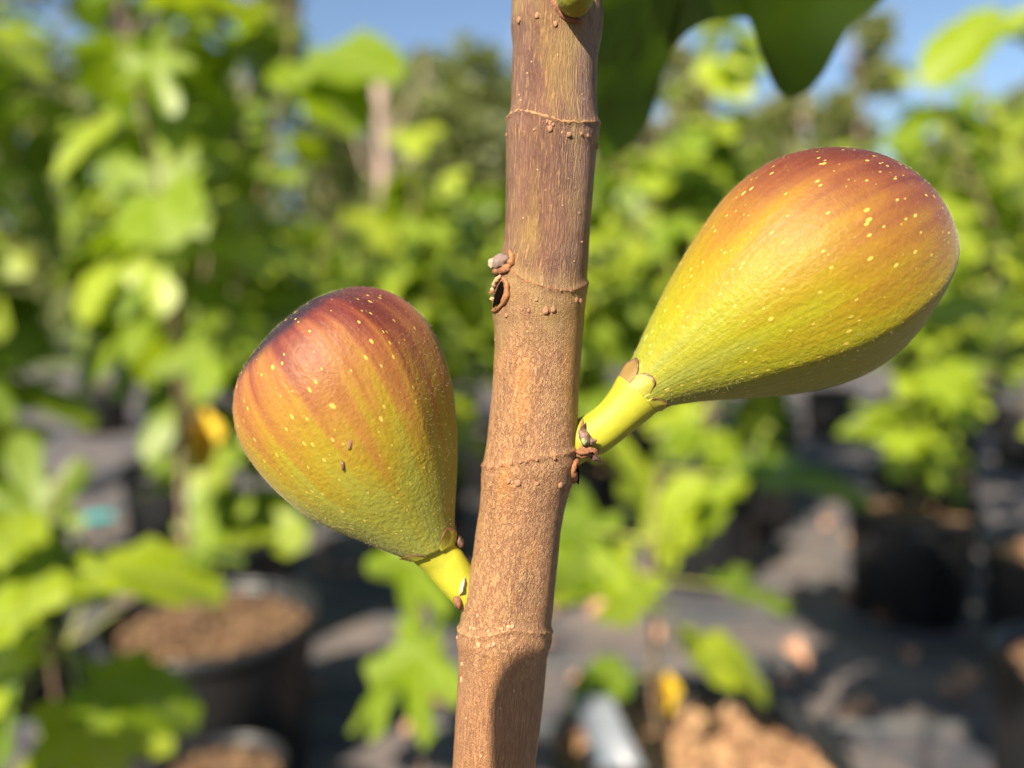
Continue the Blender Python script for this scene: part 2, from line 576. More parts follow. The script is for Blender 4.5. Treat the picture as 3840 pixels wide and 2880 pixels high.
def fig_tree(x, y, h, nleaf, seed, label, group=None, size=0.15, start=0.35, spread=0.3, petiole=True, z0=0.28, nbr=3, lean=(0, 0), thick=0.009):
    rg = random.Random(seed)
    root = empty('fig_tree', (x, y, z0), label, 'tree', group)
    fork = Vector((x + lean[0] * 0.4, y + lean[1] * 0.4, z0 + (h - z0) * rg.uniform(0.25, 0.4)))
    top = Vector((x + lean[0], y + lean[1], h))
    axes = [bent((x, y, z0), fork, 6, 0.015, rg) + bent(fork, top, 8, 0.03, rg)[1:]]
    for k in range(nbr):
        a = rg.uniform(0, 6.28)
        e = fork + Vector((math.cos(a), math.sin(a), 0)) * spread * rg.uniform(0.6, 1.0) + Vector((0, 0, (h - fork.z) * rg.uniform(0.5, 0.9)))
        axes.append(bent(fork, e, 8, 0.04, rg))
    for k, ax in enumerate(axes):
        n = len(ax)
        t0 = thick if k == 0 else thick * 0.7
        v, f = tube(ax, [t0 * (1 - 0.65 * i / (n - 1)) for i in range(n)], 8)
        o = link('trunk' if k == 0 else 'branch', mesh('twig', v, f), None, M['twig'])
        attach(o, root)
    for i in range(nleaf):
        k = 0 if rg.random() < 0.4 or nbr == 0 else rg.randrange(1, len(axes))
        ax = axes[k]
        lo = start if k == 0 else 0.2
        s = lo + (1 - lo) * rg.random() ** 0.85
        q = s * (len(ax) - 1)
        j = min(int(q), len(ax) - 2)
        p = ax[j].lerp(ax[j + 1], q - j)
        a = i * 2.4 + rg.uniform(-0.5, 0.5)
        out = Vector((math.cos(a), math.sin(a), 0))
        pl = rg.uniform(0.04, 0.10)
        b = p + out * pl * 0.85 + Vector((0, 0, pl * rg.uniform(0.1, 0.7)))
        d = out + Vector((0, 0, rg.uniform(-1.0, 0.25)))
        nrm = Vector((0, 0, 1)) + SUN * rg.uniform(0.2, 1.4) + Vector((rg.uniform(-.5, .5), rg.uniform(-.5, .5), 0))
        add_leaf(root, p, b, d, nrm, size * rg.uniform(0.55, 1.15), None, petiole, rg)
    return root, axes


# ------------------------------------------------------------------ pots
def pot_meshes():
    def lathe(prof, n=40, cap=True):
        rings = [[(r * math.cos(2 * math.pi * j / n), r * math.sin(2 * math.pi * j / n), z) for j in range(n)] for r, z in prof]
        return ring_mesh(rings, cap, cap)
    wall = lathe([(0.40, 0.0), (0.42, 0.01), (0.475, 0.80), (0.48, 0.84), (0.462, 0.84), (0.452, 0.80), (0.40, 0.03)])
    rim = lathe([(0.4825, 0.80), (0.502, 0.80), (0.506, 0.83), (0.503, 0.86), (0.492, 0.872), (0.478, 0.868), (0.466, 0.85), (0.465, 0.845)], 40, False)
    return wall, rim


_w, _r = pot_meshes()
POT_W = mesh('pot_wall', *_w); POT_W.materials.append(M['pot'])
POT_R = mesh('pot_rim', *_r); POT_R.materials.append(M['pot'])
for me in (POT_W, POT_R):
    me.polygons.foreach_set('use_smooth', [True] * len(me.polygons))


def chips_mesh(seed, n, size, m_='chips'):
    rg = random.Random(seed)
    v, f, c = [], [], []
    m = 26
    v.append((0, 0, 0.775)); c.append(0.2)
    for j in range(m):
        v.append((0.445 * math.cos(6.2832 * j / m), 0.445 * math.sin(6.2832 * j / m), 0.76)); c.append(0.15)
    for j in range(m):
        f.append((0, 1 + j, 1 + (j + 1) % m))
    for i in range(n):
        r = 0.43 * math.sqrt(rg.random())
        a = rg.uniform(0, 6.283)
        p = Vector((r * math.cos(a), r * math.sin(a), 0.775 + rg.uniform(-0.012, 0.03) - 0.02 * r))
        s = size * rg.uniform(0.5, 1.4)
        mt = Matrix.Rotation(rg.uniform(0, 6.28), 3, 'Z') @ Matrix.Rotation(rg.uniform(-.6, .6), 3, 'X') @ Matrix.Rotation(rg.uniform(-.6, .6), 3, 'Y')
        col = rg.random()
        b0 = len(v)
        for dx, dy, dz in ((-1, -.5, -.25), (1, -.4, -.25), (.8, .5, -.25), (-.9, .45, -.25), (-.8, -.4, .25), (.9, -.3, .3), (.7, .4, .2), (-.7, .4, .25)):
            v.append(p + mt @ Vector((dx * s * rg.uniform(.7, 1.2), dy * s * rg.uniform(.7, 1.2), dz * s)))
            c.append(col)
        for q in ((3, 2, 1, 0), (4, 5, 6, 7), (0, 1, 5, 4), (1, 2, 6, 5), (2, 3, 7, 6), (3, 0, 4, 7)):
            f.append(tuple(b0 + k for k in q))
    me = mesh('bark_mulch', v, f)
    at = me.attributes.new('chip', 'FLOAT', 'POINT')
    at.data.foreach_set('value', c)
    me.materials.append(M[m_])
    return me


CHIPS = [chips_mesh(21, 1300, 0.030), chips_mesh(22, 700, 0.030, 'mulch'), chips_mesh(23, 1500, 0.022, 'mulch')]


def pot(x, y, dia, label, group=None, near=False, hs=1.0, rz=0.0):
    root = empty('nursery_pot', (x, y, 0.0), label, 'pot', group)
    for nm, me in (('pot_wall', POT_W), ('rim', POT_R), ('bark_mulch', CHIPS[2 if near == 2 else 0 if near else 1])):
        o = bpy.data.objects.new(nm, me)
        COL.objects.link(o)
        o.parent = root
        o.scale = (dia, dia, dia * hs)
        o.rotation_euler = (0, 0, rz)
        if nm == 'bark_mulch':
            o['kind'] = 'stuff'
    root.location.z = 0.004
    return root


def soil_z(dia, hs=1.0):
    return 0.69 * dia * hs


# ------------------------------------------------------------------ the fig stem in focus
k_ = 3840 / 2212
LE = [(0, 1106), (60, 1104), (100, 1108), (200, 1104), (236, 1103), (258, 1097), (300, 1094), (400, 1093), (480, 1091), (530, 1087), (560, 1078), (600, 1070), (640, 1063), (680, 1063), (705, 1067), (750, 1068), (800, 1066), (850, 1063), (900, 1057), (950, 1052), (1000, 1044), (1050, 1040), (1100, 1035), (1150, 1027), (1200, 1021), (1240, 1012), (1300, 1001), (1350, 993), (1380, 989), (1400, 990), (1450, 990), (1500, 987), (1550, 984), (1600, 981), (1659, 977)]
RE = [(0, 1300), (40, 1304), (80, 1300), (120, 1292), (200, 1288), (250, 1290), (270, 1293), (300, 1291), (330, 1287), (400, 1282), (500, 1274), (560, 1270), (600, 1267), (622, 1267), (640, 1264), (700, 1260), (750, 1256), (800, 1253), (850, 1250), (900, 1249), (950, 1249), (1000, 1246), (1040, 1239), (1070, 1228), (1100, 1220), (1150, 1211), (1200, 1206), (1250, 1200), (1300, 1195), (1350, 1190), (1380, 1190), (1400, 1186), (1420, 1182), (1450, 1180), (1500, 1175), (1600, 1163), (1659, 1155)]
LY = [-9000, -5000, -1500, -400] + [a * k_ for a, b in LE] + [3400, 6000, 12000, 18600]
LX = [2120, 2060, 1960, 1925] + [b * k_ for a, b in LE] + [1650, 1600, 1500, 1450]
RY = [-9000, -5000, -1500, -400] + [a * k_ for a, b in RE] + [3400, 6000, 12000, 18600]
RX = [2260, 2280, 2270, 2255] + [b * k_ for a, b in RE] + [1965, 1960, 1960, 1990]


def stem_c(y):
    l, r = interp(LY, LX, y), interp(RY, RX, y)
    return (l + r) / 2, (r - l) / 2


def stem_dz(y):
    # depth of the stem axis: it rises straight in the picture and falls back below and above it
    if y < 0: return 0.00001 * (-y) * 0.9
    if y > 2880: return min(0.08, (y - 2880) * 0.000008)
    return 0.0


RING_Y = []


def ring_off(y, a):
    af = a % (2 * math.pi)
    af = af if af <= math.pi else 2 * math.pi - af
    o = 0.0
    for aa, yy in RING_Y:
        if abs(y - yy[len(yy) // 2]) > 140: continue
        d = y - interp(aa, yy, af)
        o += 5.5 * math.exp(-(d / 11) ** 2) + 4.0 * math.exp(-((d - 38) / 42) ** 2)
    return o


def stem_pt(y, a, off=0.0):
    cx, w = stem_c(y)
    off = off + ring_off(y, a)
    w2 = w + off
    lump = 1 + 0.012 * noise.noise(Vector((math.cos(a) * 1.5, math.sin(a) * 1.5, y * 0.004)))
    return Q(cx + w2 * lump * math.cos(a), y, stem_dz(y) - w2 * lump * S0 * math.sin(a))


def stem_at(px, py, off=0.0):
    """the point of the bark seen at a place of the photograph: returns y, angle"""
    x, y = px, py
    a = math.pi / 2
    for _ in range(3):
        cx, w = stem_c(y)
        ca = max(-0.985, min(0.985, (x - cx) / w))
        a = math.acos(ca)
        d = D0 - w * S0 * math.sin(a)
        x = 1920 + (px - 1920) * d / D0
        y = 1440 + (py - 1440) * d / D0
    return y, a


RINGS = [
    [(1905, 440), (1947, 412), (2034, 434), (2106, 456), (2170, 461), (2245, 459)],
    [(1860, 985), (1929, 1024), (1976, 1056), (2063, 1085), (2135, 1092), (2202, 1060)],
    [(1805, 1748), (1860, 1751), (1925, 1737), (2023, 1718), (2115, 1702), (2165, 1684)],
    [(1718, 2361), (1807, 2389), (1884, 2369), (1931, 2361), (2013, 2373), (2066, 2373)],
]
for pts in RINGS:
    pa = sorted((stem_at(px, py) for px, py in pts), key=lambda q: q[1])
    RING_Y.append(([q[1] for q in pa], [q[0] for q in pa]))

base = Q(1720, 18600, 0.08)
plant = empty('fig_tree', (base.x, base.y, 0.30), 'fig tree stem with brown ringed bark carrying the ripening figs', 'tree')
ys = [-9000 + i * 300 for i in range(28)] + [-600 + i * 40 for i in range(12)] + [-120 + i * 6 for i in range(521)] + [3010 + i * 60 for i in range(10)] + [3700 + i * 500 for i in range(30)]
NA = 120
rings, co, sv = [], [], []
for y in ys:
    cx, w = stem_c(y)
    rings.append([stem_pt(y, 2 * math.pi * j / NA) for j in range(NA)])
    for j in range(NA):
        a = 2 * math.pi * j / NA
        co += [math.cos(a) * 0.17, math.sin(a) * 0.17, y / 1000]
        sv.append(max(0, min(1, y / 2880)))
me = mesh('stem', *ring_mesh(rings))
at = me.attributes.new('stem_co', 'FLOAT_VECTOR', 'POINT'); at.data.foreach_set('vector', co)
at = me.attributes.new('stem_v', 'FLOAT', 'POINT'); at.data.foreach_set('value', sv)
attach(link('stem', me, None, M['bark']), plant)

# raised rings at the nodes
for ri, pts in enumerate(RINGS):
    pa = [stem_at(px, py) for px, py in pts]
    pa.sort(key=lambda q: q[1])
    aa = [q[1] for q in pa]
    yy = [q[0] for q in pa]
    n = 150
    prof = []
    for j in range(n):
        a = 2 * math.pi * j / n
        af = a if a <= math.pi else 2 * math.pi - a
        y = interp(aa, yy, af) + 5 * noise.noise(Vector((math.cos(a) * 9, math.sin(a) * 9, ri * 7)))
        prof.append((a, y))
    rr = []
    for j, (a, y) in enumerate(prof):
        q = 6.0 * (0.75 + 1.2 * noise.noise(Vector((math.cos(a) * 14, math.sin(a) * 14, ri * 3 + 50))))
        c8 = []
        for t in range(8):
            th = 2 * math.pi * t / 8
            c8.append(stem_pt(y + q * 1.1 * math.sin(th), a, off=q * 0.6 * math.cos(th) - 2.2))
        rr.append(c8)
    v = [p for r in rr for p in r]
    f = []
    for i in range(n):
        i2 = (i + 1) % n
        for t in range(8):
            t2 = (t + 1) % 8
            f.append((i * 8 + t, i * 8 + t2, i2 * 8 + t2, i2 * 8 + t))
    attach(link('node_ring', mesh('node_ring', v, f), None, M['cork'] if ri in (0, 3) else M['scar']), plant)

# wart-like lenticels
def lumpy(name, seed, sub=2, amp=0.25):
    bm = bmesh.new()
    bmesh.ops.create_icosphere(bm, subdivisions=sub, radius=1)
    for v in bm.verts:
        v.co *= 1 + amp * noise.noise(v.co * 1.6 + Vector((seed * 3.1, 0, 0)))
    me = bpy.data.meshes.new(name)
    bm.to_mesh(me)
    bm.free()
    me.polygons.foreach_set('use_smooth', [True] * len(me.polygons))
    return me


WART = [lumpy('lenticel', s, 2, 0.55) for s in range(4)]
for me in WART: me.materials.append(M['wart'])
WARTP = [lumpy('lenticel_pale', s) for s in range(2)]
for me in WARTP: me.materials.append(M['cork_pale'])
Z1 = [(480, 105, 11), (575, 82, 9), (668, 125, 9), (915, 128, 5), (418, 700, 7), (885, 760, 10), (640, 670, 10), (735, 700, 11), (800, 695, 7), (832, 705, 8), (560, 675, 5), (700, 690, 4), (770, 1555, 8), (792, 1562, 9), (530, 1610, 8), (495, 1605, 6), (618, 1612, 12), (655, 1605, 10), (415, 1635, 8), (545, 320, 4), (522, 380, 4), (680, 285, 4), (805, 490, 3), (815, 517, 3), (478, 497, 6), (488, 520, 4), (735, 925, 3), (615, 985, 3), (705, 1065, 3), (790, 1105, 4), (805, 1255, 4), (765, 1355, 3), (575, 880, 4), (500, 1130, 4), (640, 640, 9), (655, 648, 7), (625, 632, 6), (570, 1555, 6), (600, 1475, 4), (690, 1505, 5), (740, 1508, 5)]
Z2 = [(552, 150, 6), (568, 1298, 9), (632, 1310, 12), (768, 1315, 7), (925, 1325, 12), (960, 1360, 5), (425, 1255, 6), (700, 265, 4), (465, 320, 3), (880, 1140, 7), (590, 1172, 8), (520, 1185, 7), (690, 1160, 6), (650, 1165, 7), (760, 1150, 7), (460, 1198, 7)]
Z3 = [(347, 275, 5), (325, 692, 6), (335, 877, 9), (430, 870, 8), (398, 882, 6), (225, 1000, 7), (222, 1100, 9), (196, 830, 6), (345, 1585, 5), (250, 1345, 4), (470, 1280, 4), (555, 1170, 4), (480, 775, 7), (520, 765, 9), (545, 760, 8), (395, 790, 6), (280, 770, 8), (300, 775, 6)]
WL = [(1600 + a * .7235, b * .7235, r, 0) for a, b, r in Z1] + [(1600 + a * .5425, 1100 + b * .5425, r, 0) for a, b, r in Z2] + [(1600 + a * .5907, 1900 + b * .5907, r, 1) for a, b, r in Z3]
rg = random.Random(5)
for px, py, r, pale in WL:
    y, a = stem_at(px, py)
    p = stem_pt(y, a, 0.12 * r)
    nrm = (stem_pt(y, a, 20) - stem_pt(y, a, 0)).normalized()
    src = WARTP if (pale or r <= 4) else WART
    o = bpy.data.objects.new('lenticel', rg.choice(src))
    COL.objects.link(o)
    o.parent = plant
    o.matrix_basis = Matrix.Translation(-plant.location) @ frame(p, UP, nrm, (r * S0 * rg.uniform(.8, 1.1), r * S0 * rg.uniform(0.9, 1.3), r * S0 * 0.55))


def blob(name, x, y, dz, rx, ry, rz, m, root, rot=0.0, seed=1, amp=0.35, sub=3):
    me = lumpy(name, seed, sub, amp)
    me.materials.append(m)
    c = Q(x, y, dz)
    mt = Matrix.Translation(c) @ Matrix((RT, UP, -FW)).transposed().to_4x4() @ Matrix.Rotation(rot, 4, 'Z') @ Matrix.Diagonal((rx * S0, ry * S0, rz * S0, 1))
    me.transform(mt)
    o = link(name, me)
    return attach(o, root)


def flake(name, x, y, dz, pts, m, root, th=3.0, curl=0.0, seed=0):
    """a small torn scale: outline in photo pixels round x, y, with thickness and curl"""
    n = len(pts)
    v, f = [], []
    cx = sum(p[0] for p in pts) / n
    cy = sum(p[1] for p in pts) / n
    for sgn in (0, 1):
        v.append(Q(x + cx, y + cy, dz - (th if sgn else 0) * S0 - curl * 0.3 * S0))
        for px, py in pts:
            c = curl * ((px - cx) ** 2 + (py - cy) ** 2) ** 0.5 / 20
            v.append(Q(x + px, y + py, dz - (th * 0.5 if sgn else 0) * S0 + c * S0 + 2 * S0 * noise.noise(Vector((px * .1, py * .1, seed)))))
    for j in range(n):
        k = (j + 1) % n
        f.append((0, 1 + k, 1 + j))
        f.append((n + 1, n + 2 + j, n + 2 + k))
        f.append((1 + j, 1 + k, n + 2 + k, n + 2 + j))
    me = mesh(name, v, f)
    return attach(link(name, me, None, m, False), root)


def arc_ridge(name, pts, rad, dz, m, root, seed=0, flat=1.0):
    """a lumpy ridge through photo-pixel points (x, y, extra depth px)"""
    P3 = []
    for i in range(len(pts) - 1):
        for t in range(5):
            u = t / 5
            a0, a1 = pts[i], pts[i + 1]
            P3.append([a0[q] + (a1[q] - a0[q]) * u for q in range(3)])
    P3.append(list(pts[-1]))
    n = len(P3)
    rad_ = [rad * S0 * (0.45 + 0.55 * math.sin(math.pi * (i + 0.5) / n)) * (1 + 0.35 * noise.noise(Vector((i * .3, seed + 0.37, 0.2)))) for i in range(n)]
    v, f = tube([Q(p[0], p[1], dz + p[2] * S0) for p in P3], rad_, 8)
    return attach(link(name, mesh(name, v, f), None, m), root)


def stem_ridge(name, pts, rad, raise_, m, root, seed=0):
    P3 = []
    for i in range(len(pts) - 1):
        for t in range(5):
            u = t / 5
            P3.append((pts[i][0] + (pts[i + 1][0] - pts[i][0]) * u, pts[i][1] + (pts[i + 1][1] - pts[i][1]) * u))
    P3.append(pts[-1])
    n = len(P3)
    rr_ = [rad * S0 * (0.4 + 0.6 * math.sin(math.pi * (i + 0.5) / n)) * (1 + 0.8 * noise.noise(Vector((i * .6, seed + 0.31, 0.4)))) for i in range(n)]
    v, f = tube([stem_pt(*stem_at(*p), raise_) for p in P3], rr_, 8)
    return attach(link(name, mesh(name, v, f), None, m), root)


def stem_patch(name, px, py, rx, ry, rz, m, root, rot=0.0, raise_=0.0, seed=0, amp=0.3):
    y, a = stem_at(px, py)
    p = stem_pt(y, a, raise_)
    nrm = (stem_pt(y, a, 20) - stem_pt(y, a, 0)).normalized()
    me = lumpy(name, seed, 3, amp)
    me.materials.append(m)
    o = bpy.data.objects.new(name, me)
    COL.objects.link(o)
    o.parent = root
    d = UP * math.cos(rot) + RT * math.sin(rot)
    o.matrix_basis = Matrix.Translation(-root.location) @ frame(p, d, nrm, (rx * S0, ry * S0, rz * S0))
    return o


# upper left node: old bud, leaf scar with its hollow painted dark, torn rim
stem_patch('bud', 1886, 982, 34, 30, 26, M['bud_grey'], plant, 0.2, 8, 3, 0.45)
stem_patch('bud', 1868, 988, 14, 20, 16, M['latex'], plant, 0.2, 16, 6, 0.4)
stem_ridge('leaf_scar', [(1914, 940), (1924, 972), (1914, 1000), (1890, 1008)], 12, 4, M['orange_scar'], plant, 2)
stem_ridge('leaf_scar', [(1918, 1012), (1890, 1016), (1866, 1020), (1856, 1012)], 13, 3, M['scar'], plant, 3)
stem_patch('leaf_scar', 1876, 1098, 22, 58, 7, M['hollow'], plant, 0.33, 3, 5, 0.2)
stem_ridge('leaf_scar', [(1890, 1042), (1908, 1066), (1906, 1104), (1890, 1138), (1866, 1162), (1846, 1166)], 13, 4, M['orange_scar'], plant, 4)
stem_ridge('bark_flake', [(1886, 1036), (1868, 1056), (1856, 1080), (1850, 1100)], 11, 6, M['cork_pale'], plant, 5)
for i, (fx, fy) in enumerate([(1846, 1104), (1850, 1128)]):
    flake('bark_flake', fx, fy, -0.0030 - 0.0003 * i, [(-14, 2), (-6, -7), (4, -4), (12, -6), (9, 6), (-2, 8)], M['cork_pale'] if i else M['scar'], plant, 4, 4, i)

# right node below the large fig: bud, torn bracts and peeled scar
blob('bud', 2183, 1636, -0.0040, 20, 32, 26, M['bud'], plant, 0.25, 8, 0.4)
blob('bud', 2180, 1648, -0.0049, 10, 14, 10, M['bud_green'], plant, 0.3, 9, 0.3)
flake('bud_scale', 2210, 1645, -0.0045, [(-20, 10), (-8, -14), (6, -6), (20, -2), (12, 12), (-4, 16)], M['bud'], plant, 6, 8, 3)
flake('bud_scale', 2176, 1592, -0.0036, [(-10, 16), (-4, -10), (4, -28), (8, -8), (14, 20)], M['scar'], plant, 6, 6, 4)
blob('torn_bract', 2190, 1690, -0.0034, 40, 20, 40, M['scar'], plant, 0.15, 12, 0.6)
for i, (fx, fy) in enumerate([(2200, 1700), (2222, 1712), (2180, 1686), (2206, 1682)]):
    flake('torn_bract', fx, fy, -0.0042 - 0.0002 * i, [(-22, -8), (-4, -14), (16, -10), (24, 6), (20, 22), (8, 6), (-10, 8)], M['dark_scar'] if i < 2 else M['scar'], plant, 6, 8, i + 10)
stem_patch('leaf_scar', 2166, 1768, 16, 46, 8, M['hollow'], plant, -0.12, 3, 15, 0.2)
stem_ridge('leaf_scar', [(2166, 1716), (2148, 1738), (2142, 1766), (2150, 1796), (2160, 1815)], 12, 3, M['orange_scar'], plant, 8)

# foot of the left fig: cork collar and dried latex; pale wound below
blob('leaf_scar', 1722, 2245, -0.0008, 20, 34, 50, M['scar'], plant, 0.15, 21, 0.3)
blob('latex_streak', 1738, 2185, -0.0022, 9, 34, 30, M['latex'], plant, -0.25, 22, 0.4)
arc_ridge('wound', [(1728, 2415, -40), (1742, 2430, -60), (1758, 2460, -80), (1748, 2485, -75), (1738, 2500, -60)], 7, 0.0, M['latex'], plant, 23)
blob('wound', 1741, 2455, -0.0019, 7, 26, 18, M['cork_pale'], plant, -0.2, 24, 0.3)

# ------------------------------------------------------------------ figs
def resample(pts, n, tipw=True):
    pts = np.array(pts, float)
    # Catmull-Rom for smoothness
    out = []
    m = len(pts)
    for i in range(m - 1):
        p0, p1, p2, p3 = pts[max(i - 1, 0)], pts[i], pts[i + 1], pts[min(i + 2, m - 1)]
        for u in np.linspace(0, 1, 16, endpoint=False):
            out.append(0.5 * ((2 * p1) + (-p0 + p2) * u + (2 * p0 - 5 * p1 + 4 * p2 - p3) * u * u + (-p0 + 3 * p1 - 3 * p2 + p3) * u ** 3))
    out.append(pts[-1])
    out = np.array(out)
    s = np.concatenate([[0], np.cumsum(np.linalg.norm(np.diff(out, axis=0), axis=1))])
    s /= s[-1]
    t = np.linspace(0, 1, n)
    if tipw:
        t = 1 - (1 - t) ** 1.25
    return np.stack([np.interp(t, s, out[:, 0]), np.interp(t, s, out[:, 1])], 1)


def two_sided(A, B, n, na, dz=None, depth=1.0, seed=0, lump=0.012, tipw=True, cap=True, box=0.0, ridge=0.0):
    """round body whose two outlines run from the neck to the tip"""
    A, B = resample(A, n, tipw), resample(B, n, tipw)
    rings, co = [], []
    for i in range(n):
        a, b = A[i], B[i]
        c = (a + b) / 2
        h = (a - b) / 2
        r = float(np.linalg.norm(h))
        z = dz(i / (n - 1)) if dz else 0.0
        ring = []
        for j in range(na):
            th = 2 * math.pi * j / na
            ca, sa = math.cos(th), math.sin(th)
            bx = box * max(0.0, -ca) ** 0.8 * min(1.0, (i / (n - 1)) * 3) * min(1.0, (1 - i / (n - 1)) * 3)
            sq = math.copysign(abs(sa) ** (1 - bx), sa)
            cc = ca
            if ridge and sa > 0:
                # a flat facet under a soft ridge, as fig skin has between its ribs
                fade = min(1.0, (i / (n - 1)) * 4) * min(1.0, (1 - i / (n - 1)) * 4)
                dd = 1.0 - (1.0 - ridge) * fade
                pr = -0.906 * ca + 0.42 * sq
                ex = pr - dd
                ex = (ex + math.sqrt(ex * ex + 0.0003)) / 2
                if pr > 0.3:
                    kf = 1 - ex / pr * fade
                    cc, sq = ca * kf, sq * kf
            k = 1 + lump * noise.noise(Vector((ca * 1.6, sa * 1.6, i / n * 3 + seed))) + lump * 0.5 * math.sin(5 * th + seed) * (1 if i < n * 0.9 else 0)
            ring.append(Q(c[0] + h[0] * cc * k, c[1] + h[1] * cc * k, z - r * S0 * sq * depth * k))
            co += [ca, sa, (1 - (1 - i / (n - 1)) ** 1.25) if tipw else i / (n - 1)]
        rings.append(ring)
    return rings, co


def fuzz(root, rings, n, seed, length=0.00042):
    rg = random.Random(seed)
    v, f = [], []
    nr, na = len(rings), len(rings[0])
    for _ in range(n):
        i = rg.randrange(1, nr - 2)
        j = rg.randrange(na)
        u, w = rg.random(), rg.random()
        p00, p01, p10 = rings[i][j], rings[i][(j + 1) % na], rings[i + 1][j]
        p = p00 + (p01 - p00) * u + (p10 - p00) * w
        nn = (p01 - p00).cross(p10 - p00)
        if nn.length < 1e-12: continue
        nn.normalize()
        tocen = p - sum((rings[i][q] for q in range(0, na, max(1, na // 6))), Vector()) / len(range(0, na, max(1, na // 6)))
        if nn.dot(tocen) < 0: nn = -nn
        d = (nn + Vector((rg.uniform(-.6, .6), rg.uniform(-.6, .6), rg.uniform(-.6, .6)))).normalized()
        s = d.cross(Vector((rg.uniform(-1, 1), rg.uniform(-1, 1), rg.uniform(-1, 1)))).normalized() * 0.000009
        L = length * rg.uniform(0.5, 1.3)
        b0 = len(v)
        v += [p - nn * 0.00003 + s, p - nn * 0.00003 - s, p + d * L]
        f.append((b0, b0 + 1, b0 + 2))
    o = link('fuzz', mesh('fuzz', v, f), None, M['fuzz'], False)
    attach(o, root)
    o['kind'] = 'stuff'


m_, nt_, b_ = mat('fruit_fuzz')
b_.inputs['Base Color'].default_value = (0.42, 0.38, 0.24, 1)
b_.inputs['Roughness'].default_value = 0.5
M['fuzz'] = m_


def bract(root, rings, i0, i1, a0, a1, off, m, seed=0, lift=0.0, notch=0.2):
    """a scale lying on the ring surface from row i0 (foot) to i1 (free edge), angles a0..a1"""
    na = len(rings[0])
    n, q = 10, 14
    def surf(fi, a, o):
        i = max(0, min(int(fi), len(rings) - 2))
        w = fi - i
        ja = (a / (2 * math.pi)) * na
        j = int(math.floor(ja)); wj = ja - j
        def g(ii):
            return rings[ii][j % na].lerp(rings[ii][(j + 1) % na], wj)
        p = g(i).lerp(g(i + 1), w)
        c = sum(rings[i], Vector()) / na
        return p + (p - c).normalized() * o
    v, f, e = [], [], []
    for s in (0, 1):
        for r in range(n):
            t = r / (n - 1)
            for k in range(q):
                u = k / (q - 1)
                shape = (1 - abs(2 * u - 1) ** 2.2)
                wob = 1 + 0.12 * noise.noise(Vector((u * 6, seed, 0)))
                fi = i0 + (i1 - i0) * t * (0.35 + 0.65 * shape) * wob
                o = (off + lift * t ** 2 + 0.0002 * math.sin(u * 9 + seed) * t) * (1 if s else 0.25)
                v.append(surf(fi, a0 + (a1 - a0) * u, o))
                e.append(max(t, 0))
    for r in range(n - 1):
        for k in range(q - 1):
            a = r * q + k
            f.append((a, a + 1, a + 1 + q, a + q))
            b = n * q + a
            f.append((b, b + q, b + 1 + q, b + 1))
    for k in range(q - 1):
        a = (n - 1) * q + k
        f.append((a, a + 1, n * q + a + 1, n * q + a))
    for r in range(n - 1):
        for k in (0, q - 1):
            a = r * q + k
            f.append((a, a + q, n * q + a + q, n * q + a))
    me = mesh('bract', v, f)
    at = me.attributes.new('edge', 'FLOAT', 'POINT'); at.data.foreach_set('value', e)
    return attach(link('bract', me, None, m), root)


def local_fig_mesh(name, rings, co, A, B, m, root):
    """store the mesh in the fruit's own axes (z along the fruit) so that its skin pattern follows it"""
    v, f = ring_mesh(rings)
    c0 = sum(rings[0], Vector()) / len(rings[0])
    c1 = sum(rings[-1], Vector()) / len(rings[-1])
    z = (c1 - c0).normalized()
    y = (-FW - z * (-FW).dot(z)).normalized()
    x = y.cross(z)
    mt = Matrix.Translation(c0) @ Matrix((x, y, z)).transposed().to_4x4()
    inv = mt.inverted()
    me = mesh(name, [inv @ p for p in v], f)
    at = me.attributes.new('fig_co', 'FLOAT_VECTOR', 'POINT'); at.data.foreach_set('vector', co)
    o = link(name, me, None, m)
    o.parent = root
    o.matrix_basis = Matrix.Translation(-root.location) @ mt
    return o


# right fig
RA = [(2322, 1412), (2370, 1345), (2450, 1180), (2540, 1010), (2640, 850), (2750, 710), (2880, 612), (3000, 565), (3130, 548), (3260, 562), (3380, 618), (3470, 695), (3520, 755)]
RB = [(2457, 1545), (2520, 1522), (2650, 1505), (2850, 1493), (3020, 1478), (3200, 1435), (3340, 1368), (3460, 1268), (3540, 1155), (3585, 1035), (3594, 930), (3565, 835), (3520, 755)]
M['fig_right'] = fig_material('fig_skin_amber', (0.50, -0.02), 3.0, [(0.0, (0.225, 0.24, 0.036)), (0.20, (0.255, 0.245, 0.008)), (0.37, (0.262, 0.180, 0.006)), (0.50, (0.250, 0.120, 0.016)), (0.63, (0.180, 0.060, 0.022)), (0.77, (0.112, 0.026, 0.018)), (0.98, (0.060, 0.012, 0.013))], 0.8, None, 0.80)
f1 = empty('fig', Q(2330, 1540, 0), 'large amber and olive pear-shaped fig blushed red brown at its round end', 'fig', 'ripening figs on the stem')
rr, co = two_sided(RA, RB, 110, 120, lambda t: 0.0055 * t, 0.97, 1.0, 0.012, True, True, 0.25, 0.915)
local_fig_mesh('body', rr, co, RA, RB, M['fig_right'], f1)
fuzz(f1, rr, 17000, 1)
SA = [(2120, 1590), (2182, 1563), (2241, 1522), (2285, 1468), (2312, 1420), (2326, 1402)]
SB = [(2150, 1755), (2229, 1712), (2280, 1690), (2359, 1628), (2448, 1558), (2468, 1538)]
sr, sco = two_sided(SA, SB, 26, 48, None, 0.95, 4.0, 0.02, False)
attach(link('stalk', mesh('stalk', *ring_mesh(sr)), None, M['stalk']), f1)
bract(f1, rr, 0, 4.6, 0.0, 0.95, 0.00022, M['bract_brown'], 1, 0.0001)
bract(f1, rr, 0, 4.0, 0.85, 1.75, 0.00014, M['bract'], 2, 0.00005)
